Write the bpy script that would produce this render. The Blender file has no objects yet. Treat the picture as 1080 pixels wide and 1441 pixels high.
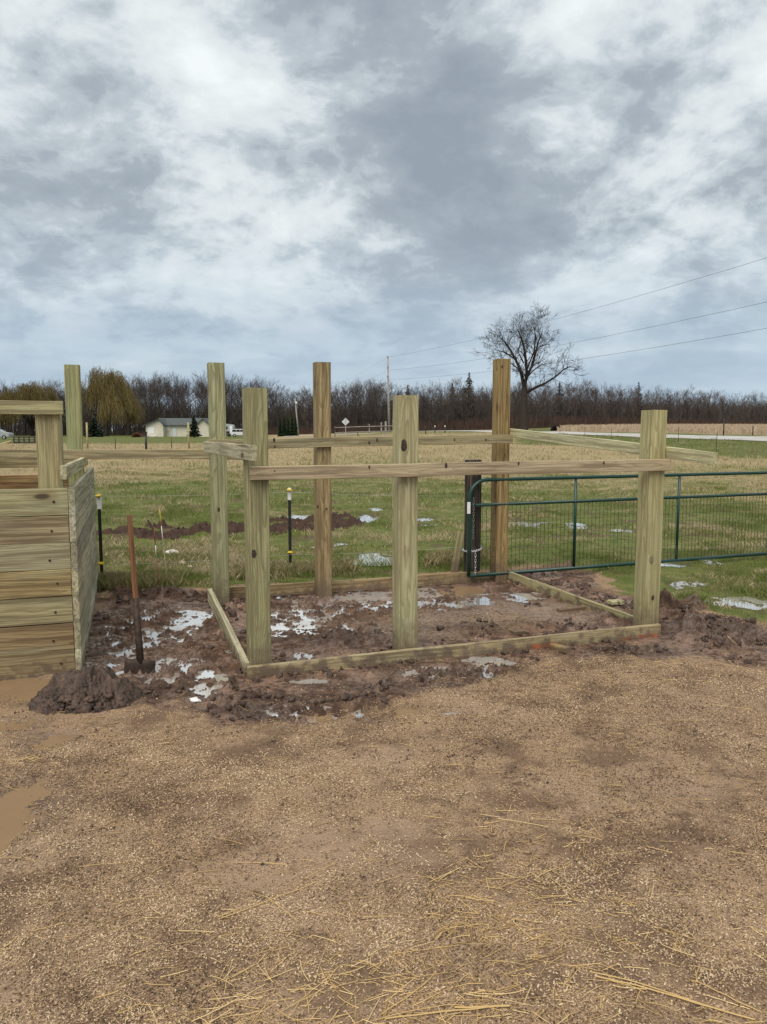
import bpy, bmesh, math, random
import numpy as np
from mathutils import Vector, Matrix

# ------------------------------------------------------------------ camera
scene = bpy.context.scene
C = scene.collection
H = 1.6                      # eye height, metres
F = 1083.0                   # focal length in photo pixels (1080 x 1441)
PITCH = math.radians(6.08)   # camera looks slightly down
cd = bpy.data.cameras.new("camera")
cam = bpy.data.objects.new("camera", cd)
C.objects.link(cam)
cam.location = (0, 0, H)
cam.rotation_euler = (math.radians(90) - PITCH, 0, 0)
cd.sensor_fit = 'VERTICAL'
cd.sensor_height = 36.0
cd.sensor_width = 27.0
cd.lens = F / 1441.0 * 36.0
cd.clip_start = 0.05
cd.clip_end = 3000
scene.camera = cam
scene.view_settings.view_transform = 'Standard'
scene.view_settings.look = 'None'
scene.view_settings.exposure = 0.52
scene.view_settings.gamma = 1.0


# where a viewing ray through the photo meets a place (used to survey the site)
def ray(px, py):
    x = (px - 540.0) / F
    y = -(py - 720.5) / F
    c, s = math.cos(PITCH), math.sin(PITCH)
    return np.array([x, c + y * s, -s + y * c])


def G(px, py, z=0.0):
    d = ray(px, py)
    t = (z - H) / d[2]
    return np.array([d[0] * t, d[1] * t, z])


def V(px, py, D):
    d = ray(px, py)
    t = D / d[1]
    return np.array([d[0] * t, D, H + d[2] * t])


# ------------------------------------------------------------------ sky, sun
SUN_EL, SUN_AZ = math.radians(58), math.radians(200)   # azimuth clockwise from +Y
world = bpy.data.worlds.new("World")
scene.world = world
world.use_nodes = True


class NT:
    """small helper for building node trees"""
    def __init__(s, tree):
        s.t = tree
        s.t.nodes.clear()

    def n(s, typ, **kw):
        nd = s.t.nodes.new(typ)
        for k, v in kw.items():
            setattr(nd, k, v)
        return nd

    def l(s, a, b):
        s.t.links.new(a, b)

    def put(s, sock, v):
        if isinstance(v, bpy.types.NodeSocket):
            s.l(v, sock)
        elif v is not None:
            if sock.type == 'RGBA' and not isinstance(v, (int, float)) and len(v) == 3:
                v = (*v, 1)
            sock.default_value = v

    def math(s, op, a, b=None, c=None, clamp=False):
        nd = s.n('ShaderNodeMath', operation=op, use_clamp=clamp)
        s.put(nd.inputs[0], a)
        if b is not None: s.put(nd.inputs[1], b)
        if c is not None: s.put(nd.inputs[2], c)
        return nd.outputs[0]

    def vm(s, op, a, b=None, out=0):
        nd = s.n('ShaderNodeVectorMath', operation=op)
        s.put(nd.inputs[0], a)
        if b is not None:
            if op == 'SCALE': s.put(nd.inputs[3], b)
            else: s.put(nd.inputs[1], b)
        return nd.outputs[out]

    def sep(s, v):
        nd = s.n('ShaderNodeSeparateXYZ'); s.put(nd.inputs[0], v)
        return nd.outputs

    def comb(s, x, y, z):
        nd = s.n('ShaderNodeCombineXYZ')
        for i, v in enumerate((x, y, z)): s.put(nd.inputs[i], v)
        return nd.outputs[0]

    def noise(s, vec, scale, detail=4, rough=.55, dist=0, out=0):
        nd = s.n('ShaderNodeTexNoise')
        s.put(nd.inputs['Vector'], vec)
        nd.inputs['Scale'].default_value = scale
        nd.inputs['Detail'].default_value = detail
        nd.inputs['Roughness'].default_value = rough
        nd.inputs['Distortion'].default_value = dist
        return nd.outputs[out]

    def mix(s, f, a, b, blend='MIX'):
        nd = s.n('ShaderNodeMix', data_type='RGBA', blend_type=blend)
        s.put(nd.inputs[0], f)
        s.put(nd.inputs[6], a); s.put(nd.inputs[7], b)
        return nd.outputs[2]

    def step(s, v, lo, hi, a=0., b=1.):
        nd = s.n('ShaderNodeMapRange', interpolation_type='SMOOTHSTEP')
        s.put(nd.inputs[0], v)
        nd.inputs[1].default_value = lo; nd.inputs[2].default_value = hi
        nd.inputs[3].default_value = a; nd.inputs[4].default_value = b
        return nd.outputs[0]

    def ramp(s, f, stops):
        nd = s.n('ShaderNodeValToRGB')
        s.put(nd.inputs[0], f)
        e = nd.color_ramp.elements
        while len(e) < len(stops): e.new(.5)
        for el, (p, c) in zip(e, stops):
            el.position = p
            el.color = (*c, 1)
        return nd.outputs[0]

    def attr(s, name):
        return s.n('ShaderNodeAttribute', attribute_name=name)


def build_world():
    k = NT(world.node_tree)
    d = k.n('ShaderNodeTexCoord').outputs['Generated']
    sky = k.n('ShaderNodeTexSky', sky_type='NISHITA')
    sky.sun_disc = False
    sky.sun_elevation = SUN_EL
    sky.sun_rotation = SUN_AZ
    dn = k.vm('NORMALIZE', d)
    x, y, z = k.sep(dn)
    zz = k.math('ADD', k.math('MAXIMUM', z, 0.0), 0.42)
    p = k.comb(k.math('DIVIDE', x, zz), k.math('DIVIDE', y, zz), 0.0)
    # big cloud masses, warped
    w = k.noise(p, 2.4, 4, .5, out=1)
    pw = k.vm('ADD', p, k.vm('SCALE', k.vm('SUBTRACT', w, (.5, .5, .5)), .15))
    n1 = k.noise(pw, 1.9, 9, .54)
    n2 = k.noise(k.vm('ADD', pw, (7.3, 2.1, 4.)), 5.2, 10, .60)
    n3 = k.noise(k.vm('ADD', pw, (1.3, 9.1, 1.)), 13.0, 8, .62)
    dens = k.math('ADD', k.math('MULTIPLY', k.math('SUBTRACT', n1, .5), 1.05),
                  k.math('MULTIPLY', k.math('SUBTRACT', n2, .5), 1.55))
    dens = k.math('ADD', dens, k.math('MULTIPLY', k.math('SUBTRACT', n3, .5), .55))
    # where the heavy and the thin parts of the cloud deck are (directions)
    blobs = [  # px, py, radius px, weight (+ dark, - bright)
        (590, 110, 150, .22), (500, 210, 110, .15), (690, 190, 120, .04), (820, 215, 170, .23), (980, 190, 120, .13), (690, 230, 90, .12),
        (90, 160, 130, .12), (35, 310, 70, .14), (640, 330, 90, .10), (230, 335, 90, .08), (420, 60, 80, .12),
        (860, 402, 30, .16), (1000, 368, 30, .12), (600, 370, 90, .08),
        (310, 190, 80, -.26), (330, 320, 60, -.16), (250, 50, 80, -.16), (60, 20, 90, -.12), (370, 130, 40, -.10), (215, 130, 60, .10), (180, 260, 80, .08),
        (735, 290, 55, -.32), (640, 292, 30, -.16), (790, 70, 75, -.22), (1060, 50, 70, -.30), (1050, 120, 50, -.16),
        (960, 350, 60, -.20), (860, 385, 40, -.20), (1040, 300, 60, -.16), (470, 340, 60, -.12), (130, 400, 120, -.10), (450, 440, 140, -.05), (790, 10, 50, -.22)]
    for (px, py, r, wt) in blobs:
        v = ray(px, py); v = v / np.linalg.norm(v)
        sig = r / F
        dt = k.vm('DOT_PRODUCT', dn, tuple(v), out=1)
        g = k.math('EXPONENT', k.math('DIVIDE', k.math('SUBTRACT', dt, 1.0), sig * sig))
        dens = k.math('ADD', dens, k.math('MULTIPLY', g, wt * .82))
    crisp = k.step(dens, -.10, .10, -.075, .075)
    crisp = k.math('ADD', crisp, k.step(k.math('ADD', dens, k.math('MULTIPLY', k.math('SUBTRACT', n3, .5), .5)), .12, .26, -.02, .05))
    dd = k.math('ADD', k.math('ADD', k.math('MULTIPLY', dens, .80), crisp), .468)
    cl = k.ramp(dd, [(0.06, (6.5, 6.85, 6.85)), (.24, (5.5, 5.9, 6.0)), (.40, (4.65, 5.1, 5.3)), (.55, (3.85, 4.3, 4.6)),
                     (.74, (2.85, 3.25, 3.6)), (1.0, (2.2, 2.55, 2.95))])
    # clear pale-blue band low down, under the cloud base
    n4 = k.noise(k.comb(k.math('MULTIPLY', x, 2.2), y, k.math('MULTIPLY', z, 13.0)), 2.2, 5, .55)
    hz = k.ramp(n4, [(.3, (2.7, 3.5, 4.4)), (.5, (3.1, 3.95, 4.8)), (.7, (4.0, 4.75, 5.35))])
    low = k.step(z, .03, .27, .94, 0.)
    col = k.mix(low, cl, hz)
    col = k.mix(.04, col, sky.outputs[0])
    bg = k.n('ShaderNodeBackground')
    k.l(col, bg.inputs[0])
    bg.inputs[1].default_value = 0.1
    out = k.n('ShaderNodeOutputWorld')
    k.l(bg.outputs[0], out.inputs[0])


build_world()
sl = bpy.data.lights.new("sun", 'SUN')
sl.energy = 2.1
sl.angle = math.radians(50)
sl.color = (1, .925, .82)
sun = bpy.data.objects.new("sun", sl)
C.objects.link(sun)
sd = Vector((math.sin(SUN_AZ) * math.cos(SUN_EL), math.cos(SUN_AZ) * math.cos(SUN_EL), math.sin(SUN_EL)))
sun.rotation_euler = sd.to_track_quat('Z', 'Y').to_euler()

rng = np.random.default_rng(7)
R = random.Random(11)


# ------------------------------------------------------------------ numpy noise
def hash2(ix, iy, seed):
    h = (ix.astype(np.int64) * 374761393 + iy.astype(np.int64) * 668265263 + seed * 144269504) & 0x7fffffff
    h = ((h ^ (h >> 13)) * 1274126177) & 0x7fffffff
    h = (h ^ (h >> 16)) & 0xffff
    return h / 65535.0


def vnoise(x, y, seed=0):
    ix, iy = np.floor(x), np.floor(y)
    fx, fy = x - ix, y - iy
    u = fx * fx * fx * (fx * (fx * 6 - 15) + 10)
    v = fy * fy * fy * (fy * (fy * 6 - 15) + 10)
    a, b = hash2(ix, iy, seed), hash2(ix + 1, iy, seed)
    c, d = hash2(ix, iy + 1, seed), hash2(ix + 1, iy + 1, seed)
    return (a + (b - a) * u + (c - a) * v + (a - b - c + d) * u * v) * 2 - 1


def fbm(x, y, f, octv=4, seed=0, gain=.5):
    s = 0; a = 1
    for o in range(octv):
        ca, sa = math.cos(.7 * o + .3), math.sin(.7 * o + .3)
        s = s + a * vnoise((x * ca - y * sa) * f + 13.7 * o, (x * sa + y * ca) * f - 7.1 * o, seed + o)
        a *= gain; f *= 2.07
    return s


def billow(x, y, f, octv=3, seed=0, gain=.5):
    s = 0; a = 1
    for o in range(octv):
        ca, sa = math.cos(.9 * o + .5), math.sin(.9 * o + .5)
        s = s + a * (1 - 2 * np.abs(vnoise((x * ca - y * sa) * f + 5.3 * o, (x * sa + y * ca) * f + 3.7 * o, seed + o)))
        a *= gain; f *= 2.13
    return s


def sstep(v, lo, hi):
    t = np.clip((v - lo) / (hi - lo), 0, 1)
    return t * t * (3 - 2 * t)


def polysdf(X, Y, P):
    """signed distance to a polygon, negative inside"""
    d2 = np.full(X.shape, 1e9)
    inside = np.zeros(X.shape, bool)
    n = len(P)
    for i in range(n):
        ax, ay = P[i][:2]; bx, by = P[(i + 1) % n][:2]
        ex, ey = bx - ax, by - ay
        t = np.clip(((X - ax) * ex + (Y - ay) * ey) / (ex * ex + ey * ey + 1e-12), 0, 1)
        d2 = np.minimum(d2, (X - ax - t * ex) ** 2 + (Y - ay - t * ey) ** 2)
        cond = ((ay > Y) != (by > Y))
        xi = (bx - ax) * (Y - ay) / (by - ay + 1e-12) + ax
        inside ^= cond & (X < xi)
    d = np.sqrt(d2)
    return np.where(inside, -d, d)


def linedist(X, Y, P):
    d2 = np.full(X.shape, 1e9)
    for i in range(len(P) - 1):
        ax, ay = P[i][:2]; bx, by = P[i + 1][:2]
        ex, ey = bx - ax, by - ay
        t = np.clip(((X - ax) * ex + (Y - ay) * ey) / (ex * ex + ey * ey + 1e-12), 0, 1)
        d2 = np.minimum(d2, (X - ax - t * ex) ** 2 + (Y - ay - t * ey) ** 2)
    return np.sqrt(d2)


# ------------------------------------------------------------------ far terrain (rolling, rises to the right)
ctl = []
for a in (-900, -600, -350, -150, 0, 150, 350, 640):
    for D in (9, 14, 22, 32, 43):
        ctl.append((a, D, 0.0))
for a in (-900, -540, -300, -140):
    ctl += [(a, 70, 0.0), (a, 110, .03), (a, 180, .10), (a, 260, .3), (a, 380, .6)]
for px, py, D in ((546, 608, 113), (487, 613, 100), (470, 617, 78), (540, 614.5, 82), (540, 624, 60), (620, 606.8, 116), (620, 612, 88),
                  (690, 609.3, 97), (690, 606.3, 106), (700, 622, 66), (800, 612.0, 82), (800, 607.6, 90), (800, 625, 62),
                  (900, 616.3, 71), (900, 610.5, 79), (900, 629, 55), (1080, 622.2, 60), (1080, 614.5, 68), (1080, 634, 50),
                  (1180, 625.5, 56), (1180, 617, 64), (1180, 637, 46),
                  (1080, 604, 120), (900, 604, 130), (790, 606, 120), (1080, 600.0, 200), (900, 599.2, 210), (800, 600.5, 200), (700, 604.5, 180),
                  (600, 606, 200), (500, 609, 180), (600, 606, 300), (1080, 599.5, 300), (800, 600, 300), (450, 608, 300), (1180, 600, 200), (1180, 599, 300)):
    p = V(px, py, D)
    ctl.append((px - 540, D, p[2]))
ctl = np.array(ctl, float)


def tcoord(a, D):
    return np.stack([a / 330.0, np.log(D) * 1.7], -1)


_cp = tcoord(ctl[:, 0], ctl[:, 1])
_A = np.linalg.norm(_cp[:, None] - _cp[None], axis=-1)
_n = len(_cp)
_P = np.concatenate([np.ones((_n, 1)), _cp], 1)
_M = np.block([[_A, _P], [_P.T, np.zeros((3, 3))]])
_W = np.linalg.solve(_M, np.concatenate([ctl[:, 2], np.zeros(3)]))


def terrain(X, Y):
    X = np.asarray(X, float); Y = np.asarray(Y, float)
    shp = X.shape
    x, y = X.ravel(), Y.ravel()
    out = np.zeros(x.shape)
    m = np.where(y > 12)[0]
    for ch in np.array_split(m, max(1, len(m) // 20000)):
        if len(ch) == 0: continue
        yy = np.clip(y[ch], 12, 420)
        a = np.clip(x[ch] / y[ch] * F, -900, 640)
        q = tcoord(a, yy)
        r = np.linalg.norm(q[:, None] - _cp[None], axis=-1)
        z = r @ _W[:_n] + _W[_n] + q @ _W[_n + 1:]
        out[ch] = z * sstep(yy, 14, 34)
    return out.reshape(shp)


# ------------------------------------------------------------------ ground layout
def gp(lst):
    return [G(*p)[:2] for p in lst]


MUD = gp([(0, 962), (20, 1010), (60, 1000), (120, 1003), (180, 1000), (260, 1012), (330, 1030), (430, 1018), (520, 1008), (600, 990), (690, 962), (760, 940),
          (880, 930), (960, 944), (1080, 938), (1180, 930), (1180, 905), (1080, 896), (1010, 868), (960, 846), (890, 838), (850, 812), (800, 796), (720, 802),
          (700, 804), (320, 826), (295, 838), (250, 829), (130, 832), (106, 940), (40, 950)])
GRASS = gp([(-500, 850), (-200, 835), (130, 834), (250, 831), (320, 826), (700, 802), (800, 797), (838, 806), (890, 838), (960, 852), (1010, 868), (1080, 886), (1300, 940), (1700, 1000)]) + \
    [np.array((60., 9.)), np.array((400., 60.)), np.array((400., 900.)), np.array((-400., 900.)), np.array((-400., 60.))]
RIDGE = gp([(95, 756), (150, 757), (220, 758), (300, 752), (380, 752), (440, 752), (482, 742)])
RIDGE2 = gp([(205, 748), (250, 744)])
RIDGE3 = gp([(330, 746), (395, 738), (440, 738), (480, 735)])
INSIDE = gp([(350, 935), (560, 905), (905, 880), (716, 806), (320, 832), (300, 845)])
TROD = gp([(560, 905), (720, 895), (890, 870), (830, 850), (720, 840), (620, 850), (545, 870), (470, 880), (560, 890)])

# puddles: px, py, half width px, half height px, patchiness 0..1, muddiness 0..1
PUD = [(205, 885, 70, 32, 1.5, 0), (440, 868, 75, 24, 1.25, 0), (560, 845, 120, 14, 1.0, 0), (470, 1003, 90, 12, 1.35, .2), (640, 945, 90, 10, 1.4, .2), (250, 940, 50, 22, 1.6, 0), (266, 872, 30, 16, .55, 0), (250, 897, 30, 7, .8, 0), (296, 957, 25, 24, .85, .1), (158, 936, 14, 6, .7, .1), (172, 946, 14, 5, .6, .1), (122, 935, 16, 6, .8, .3),
       (212, 888, 20, 4, .8, 0), (410, 882, 42, 13, .7, 0), (520, 838, 36, 9, .5, 0), (602, 834, 30, 7, .6, 0), (662, 830, 26, 7, .3, .6), (682, 845, 14, 6, .3, .1), (738, 838, 30, 8, .6, .1),
       (478, 885, 28, 4, .6, 0), (425, 925, 13, 9, .9, .2), (405, 842, 22, 6, .8, .1), (440, 957, 30, 4, .4, .2), (678, 929, 34, 7, .5, .2), (455, 1012, 26, 7, .3, .7), (500, 1005, 18, 4, .4, .2),
       (575, 999, 18, 6, .2, 1), (30, 972, 85, 20, .45, 1), (70, 1044, 36, 14, .6, 1), (15, 1020, 48, 10, .8, 1), (-12, 1165, 62, 64, .42, 1), (20, 962, 40, 6, .2, 1),
       (1056, 851, 44, 8, .55, 0), (945, 797, 24, 5, .3, 0), (970, 823, 26, 5, .6, 0), (950, 827, 12, 4, .8, 0), (1000, 795, 10, 3, .6, 0),
       (514, 733, 11, 8, .35, 0), (524, 789, 22, 5, .5, 0), (538, 793, 14, 3, .3, 0), (735, 738, 26, 4, .5, 0), (478, 768, 15, 3, .6, 0), (528, 719, 6, 2, .4, 0), (598, 732, 14, 3, .7, 0),
       (427, 730, 14, 4, .4, 0), (600, 741, 16, 2, .8, 0), (885, 749, 14, 3, .7, 0), (866, 749, 8, 2.5, .6, 0), (815, 742, 14, 3, .7, 0), (445, 772, 10, 2, .5, 0), (705, 932, 20, 4, .6, .2),
       (640, 1003, 20, 3, .8, .3), (330, 915, 14, 5, .8, .2), (1000, 849, 22, 5, .85, 0)]
PW = []
for (px, py, a, b, pat, mud) in PUD:
    c = G(px, py)[:2]; e = G(px + a, py)[:2]
    n_ = G(px, py - b)[1]; f_ = G(px, py + b)[1]
    PW.append((c[0], (n_ + f_) / 2, abs(e[0] - c[0]), abs(n_ - f_) / 2, pat, mud))
WATER_Z = -0.012
LEVEL = [WATER_Z if (p[1] < 7.9 and p[0] < 2.2) else (.012 if p[1] > 9 else .006) for p in PW]
FRONT = gp([(350, 952), (640, 925), (935, 890)])


def fields(X, Y):
    """mud / grass / wet / soil masks and near-ground height"""
    X = np.asarray(X, float); Y = np.asarray(Y, float)
    near = (Y < 24) & (Y > -4) & (np.abs(X) < 14)
    wx = X + .16 * fbm(X, Y, 2.2, 3, 91); wy = Y + .18 * fbm(X, Y, 2.0, 3, 37)
    mud = np.zeros(X.shape); grass = np.where(Y > 10, 1., 0.); soil = np.zeros(X.shape); wet = np.zeros(X.shape); pk = np.zeros(X.shape)
    i = np.where(near)
    x, y, wx, wy = X[i], Y[i], wx[i], wy[i]
    sdm = polysdf(wx + .10 * fbm(x, y, 6, 3, 93), wy, MUD)
    m = 1 - sstep(sdm, -.34, .16)
    g = 1 - sstep(polysdf(wx, wy, GRASS), -.12, .10)
    trod = 1 - sstep(polysdf(wx, wy, TROD), -.2, .15)
    m = m * (1 - g)
    so = np.maximum.reduce([1 - sstep(linedist(wx, wy, RIDGE), .18, .42), (1 - sstep(linedist(wx, wy, RIDGE2), .08, .25)), .9 * (1 - sstep(linedist(wx, wy, RIDGE3), .1, .4))])
    bare = sstep(fbm(x, y, .55, 3, 51), .35, .75) * g * .75 * (1 - sstep(y, 9, 14) * .5)
    lump = .036 * billow(wx, wy, 1.9, 3, 3, .55) + .027 * billow(x, y, 6.0, 4, 17, .66) + .013 * (sstep(fbm(x, y, 1.6, 2, 72), -.3, .5)) * billow(x, y, 15, 2, 19, .6) + .012 * fbm(x, y, 1.0, 2, 71) - .068
    prints = sstep(billow(x + .3, y * .8, 1.55, 1, 29), .35, .9)      # boot prints trodden into the mud
    shav = .010 * fbm(x, y, 1.1, 3, 5) + .0045 * fbm(x, y, 7, 3, 8) + .0028 * fbm(x, y, 33, 2, 9)
    gr = .022 * fbm(x, y, 1.1, 3, 13) + .010 * fbm(x, y, 5, 3, 15)
    h = shav * (1 - m) * (1 - g) + m * (lump * (1 - .6 * trod) - .010 * prints + .012 + .012 * trod) + g * (gr + .02)
    h = h + so * (.04 + .055 * billow(x, y, 4.2, 4, 23, .7) + .04 * fbm(x, y, 2.3, 2, 24))
    # heaped-up mud: along the front board, the back edge and right of the corner post
    for (px, py, sx, sy, hh) in ((985, 885, .50, .28, .09), (945, 860, .30, .22, .14), (1040, 900, .4, .25, .05), (890, 915, .4, .16, .02), (440, 982, .55, .12, .022), (560, 965, .45, .10, .015), (660, 950, .3, .1, .01),
                                (350, 1000, .3, .14, .025), (480, 900, .5, .17, .07), (650, 885, .35, .12, .03), (215, 975, .3, .14, .02), (250, 838, .6, .12, .05), (180, 840, .4, .13, .05), (810, 800, .35, .14, .06), (730, 808, .3, .1, .05),
                                (870, 868, .2, .12, .04)):
        c = G(px, py)
        e = np.exp(-((x - c[0]) / sx) ** 2 - ((y - c[1]) / sy) ** 2)
        h = h + hh * e * (.70 + .55 * billow(x, y, 4.4, 3, 43, .6))
        so = np.maximum(so, np.clip(e * 1.1, 0, .8) * (m > .1)); m = np.maximum(m, np.clip(1.5 * e * (hh > .06), 0, 1)); g = g * (1 - np.clip(1.5 * e * (hh > .06), 0, 1))
    h = h - .05 * m * np.exp(-(linedist(x, y, FRONT) / .15) ** 2)
    flo = WATER_Z + .017 + .004 * fbm(x, y, 12, 2, 67)
    h = np.where(h < flo, flo + .25 * np.maximum(h - flo, -.03), h)
    we = np.zeros(x.shape); pm = np.zeros(x.shape)
    for j, (cx, cy, rx, ry, pat, mu) in enumerate(PW):
        q = np.sqrt(((x - cx) / rx) ** 2 + ((y - cy) / ry) ** 2) + .30 * fbm(x + j, y, 2.4 / max(rx, .12) * .5, 3, 61 + j)
        kk = 1 - sstep(q, .62, 1.25)
        bump = pat * (.017 * fbm(x, y, 8, 3, 65) + .020 * billow(x, y, 17, 4, 66, .75) - .004)
        tgt = LEVEL[j] - .013 + bump
        h = h * (1 - kk) + np.where(tgt < LEVEL[j], np.minimum(h, tgt), tgt) * kk
        we = np.maximum(we, 1 - sstep(q, .9, 1.7))
        pm = np.maximum(pm, kk * mu)
    mud[i] = m; grass[i] = g; soil[i] = np.maximum(so, bare * .0); wet[i] = we; pk[i] = trod
    hz = np.zeros(X.shape); hz[i] = h
    far = ~near
    hz[far] = 0.012
    grass = np.where((Y > 9) & far, 1., grass)
    return dict(mud=mud, grass=grass, soil=soil, wet=wet, trod=pk, h=hz)


def height(X, Y):
    X = np.asarray(X, float); Y = np.asarray(Y, float)
    return fields(X, Y)['h'] + terrain(X, Y)


def hz1(x, y):
    return float(height(np.array([x]), np.array([y]))[0])


# far land use
def landuse(X, Y):
    """dead (straw-coloured) share of the grass, corn field"""
    D = np.maximum(Y, 1)
    px = 540 + X / D * F
    n = fbm(X, Y, .09, 3, 101) + .5 * fbm(X, Y, .4, 3, 111)
    dead = .20 + .36 * sstep(Y + 4.5 * n, 12.0, 26) + .30 * sstep(Y + 6 * n, 30, 60) + .26 * sstep(n, .0, .8)
    lawn = sstep(Y + 3 * n, 84, 100) * (1 - sstep(px, 330, 420))                  # mown lawn round the house
    green = sstep(px + 30 * n, 690, 760) * sstep(Y + 5 * n - (px - 700) * -.055, 60, 64) * (1 - sstep(px, 1180, 1400))
    dead = dead * (1 - .92 * lawn) * (1 - .85 * green)
    ctr = sstep(px, 420, 500) * (1 - sstep(px, 660, 720)) * sstep(Y, 88, 96)
    dead = dead * (1 - .5 * ctr)
    corn = sstep(px + 8 * fbm(X, Y, .3, 2, 5), 778, 792) * sstep(Y + (px - 800) * .075, 92, 95)
    return np.clip(dead, 0, 1), corn


# ------------------------------------------------------------------ mesh helpers
def mesh_np(name, verts, faces, mat, smooth=False, attrs=None):
    """verts (n,3); faces (m,k) all of the same k"""
    me = bpy.data.meshes.new(name)
    verts = np.asarray(verts, np.float32); faces = np.asarray(faces, np.int32)
    m, k = faces.shape
    me.vertices.add(len(verts)); me.vertices.foreach_set('co', verts.ravel())
    me.loops.add(m * k); me.loops.foreach_set('vertex_index', faces.ravel())
    me.polygons.add(m)
    me.polygons.foreach_set('loop_start', np.arange(0, m * k, k, dtype=np.int32))
    me.polygons.foreach_set('loop_total', np.full(m, k, np.int32))
    me.polygons.foreach_set('use_smooth', np.full(m, smooth))
    if attrs:
        for an, av in attrs.items():
            a = me.attributes.new(an, 'FLOAT', 'POINT')
            a.data.foreach_set('value', np.asarray(av, np.float32))
    me.materials.append(mat)
    me.update(); me.validate()
    return me


def link(name, me, parent=None, M=None):
    o = bpy.data.objects.new(name, me)
    C.objects.link(o)
    if parent is not None:
        o.parent = parent
        if M is not None:
            o.matrix_basis = Matrix.Translation(-parent.location) @ M
        else:
            o.location = -parent.location      # mesh given in world coordinates
    elif M is not None:
        o.matrix_basis = M
    return o


def tag(o, label=None, cat=None, group=None, kind=None):
    if label: o['label'] = label
    if cat: o['category'] = cat
    if group: o['group'] = group
    if kind: o['kind'] = kind
    return o


def thing(name, loc, label, cat, group=None):
    o = bpy.data.objects.new(name, None)
    o.empty_display_size = .2
    C.objects.link(o)
    o.location = Vector([float(v) for v in loc])
    return tag(o, label, cat, group)


def tubes(segs, sides=4):
    """segs: list/array of (x0,y0,z0,x1,y1,z1,r0,r1) -> verts, quads"""
    s = np.asarray(segs, float)
    p0, p1, r0, r1 = s[:, :3], s[:, 3:6], s[:, 6], s[:, 7]
    d = p1 - p0
    d /= (np.linalg.norm(d, axis=1, keepdims=True) + 1e-9)
    up = np.where(np.abs(d[:, 2:3]) < .9, np.array([[0, 0, 1.]]), np.array([[1., 0, 0]]))
    u = np.cross(d, up); u /= (np.linalg.norm(u, axis=1, keepdims=True) + 1e-9)
    v = np.cross(d, u)
    an = np.arange(sides) / sides * 2 * np.pi
    ring = u[:, None] * np.cos(an)[None, :, None] + v[:, None] * np.sin(an)[None, :, None]
    a = p0[:, None] + ring * r0[:, None, None]
    b = p1[:, None] + ring * r1[:, None, None]
    vs = np.concatenate([a, b], 1).reshape(-1, 3)
    n = len(s)
    base = (np.arange(n) * 2 * sides)[:, None]
    i = np.arange(sides); j = (i + 1) % sides
    q = np.stack([base + i, base + j, base + sides + j, base + sides + i], -1).reshape(-1, 4)
    return vs, q


def tube_path(pts, r, sides=10, caps=True):
    """one continuous tube through pts; r a number or a list"""
    pts = [Vector(p) for p in pts]
    n = len(pts)
    rs = [r] * n if isinstance(r, (int, float)) else list(r)
    bm = bmesh.new()
    rings = []
    prev = None
    for i, p in enumerate(pts):
        d = (pts[min(i + 1, n - 1)] - pts[max(i - 1, 0)]).normalized()
        if prev is None:
            up = Vector((0, 0, 1)) if abs(d.z) < .9 else Vector((1, 0, 0))
            u = d.cross(up).normalized()
        else:
            u = (prev - d * prev.dot(d)).normalized()
        prev = u
        v = d.cross(u)
        rings.append([bm.verts.new(p + (u * math.cos(t) + v * math.sin(t)) * rs[i]) for t in [2 * math.pi * k / sides for k in range(sides)]])
    for a, b in zip(rings[:-1], rings[1:]):
        for k in range(sides):
            bm.faces.new((a[k], a[(k + 1) % sides], b[(k + 1) % sides], b[k])).smooth = True
    if caps:
        bm.faces.new(list(reversed(rings[0]))); bm.faces.new(rings[-1])
    return bm


def bm_obj(name, bm, mat, parent=None, M=None):
    bmesh.ops.recalc_face_normals(bm, faces=bm.faces)
    me = bpy.data.meshes.new(name)
    bm.to_mesh(me); bm.free()
    me.materials.append(mat)
    return link(name, me, parent, M)


def join_bm(bms):
    out = bmesh.new()
    for b in bms:
        me = bpy.data.meshes.new("tmp"); b.to_mesh(me); b.free()
        out.from_mesh(me); bpy.data.meshes.remove(me)
    return out


def box_bm(x0, x1, y0, y1, z0, z1, bev=0.0):
    bm = bmesh.new()
    bmesh.ops.create_cube(bm, size=1)
    for v in bm.verts:
        v.co = Vector((x0 + (v.co.x + .5) * (x1 - x0), y0 + (v.co.y + .5) * (y1 - y0), z0 + (v.co.z + .5) * (z1 - z0)))
    if bev:
        bmesh.ops.bevel(bm, geom=bm.edges[:], offset=bev, segments=2, affect='EDGES', profile=.6)
    return bm


def prism_bm(outline, y0, y1):
    """outline (x,z) extruded along y"""
    bm = bmesh.new()
    a = [bm.verts.new((x, y0, z)) for x, z in outline]
    b = [bm.verts.new((x, y1, z)) for x, z in outline]
    n = len(outline)
    bm.faces.new(a); bm.faces.new(list(reversed(b)))
    for i in range(n):
        bm.faces.new((a[i], b[i], b[(i + 1) % n], a[(i + 1) % n]))
    return bm


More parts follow.
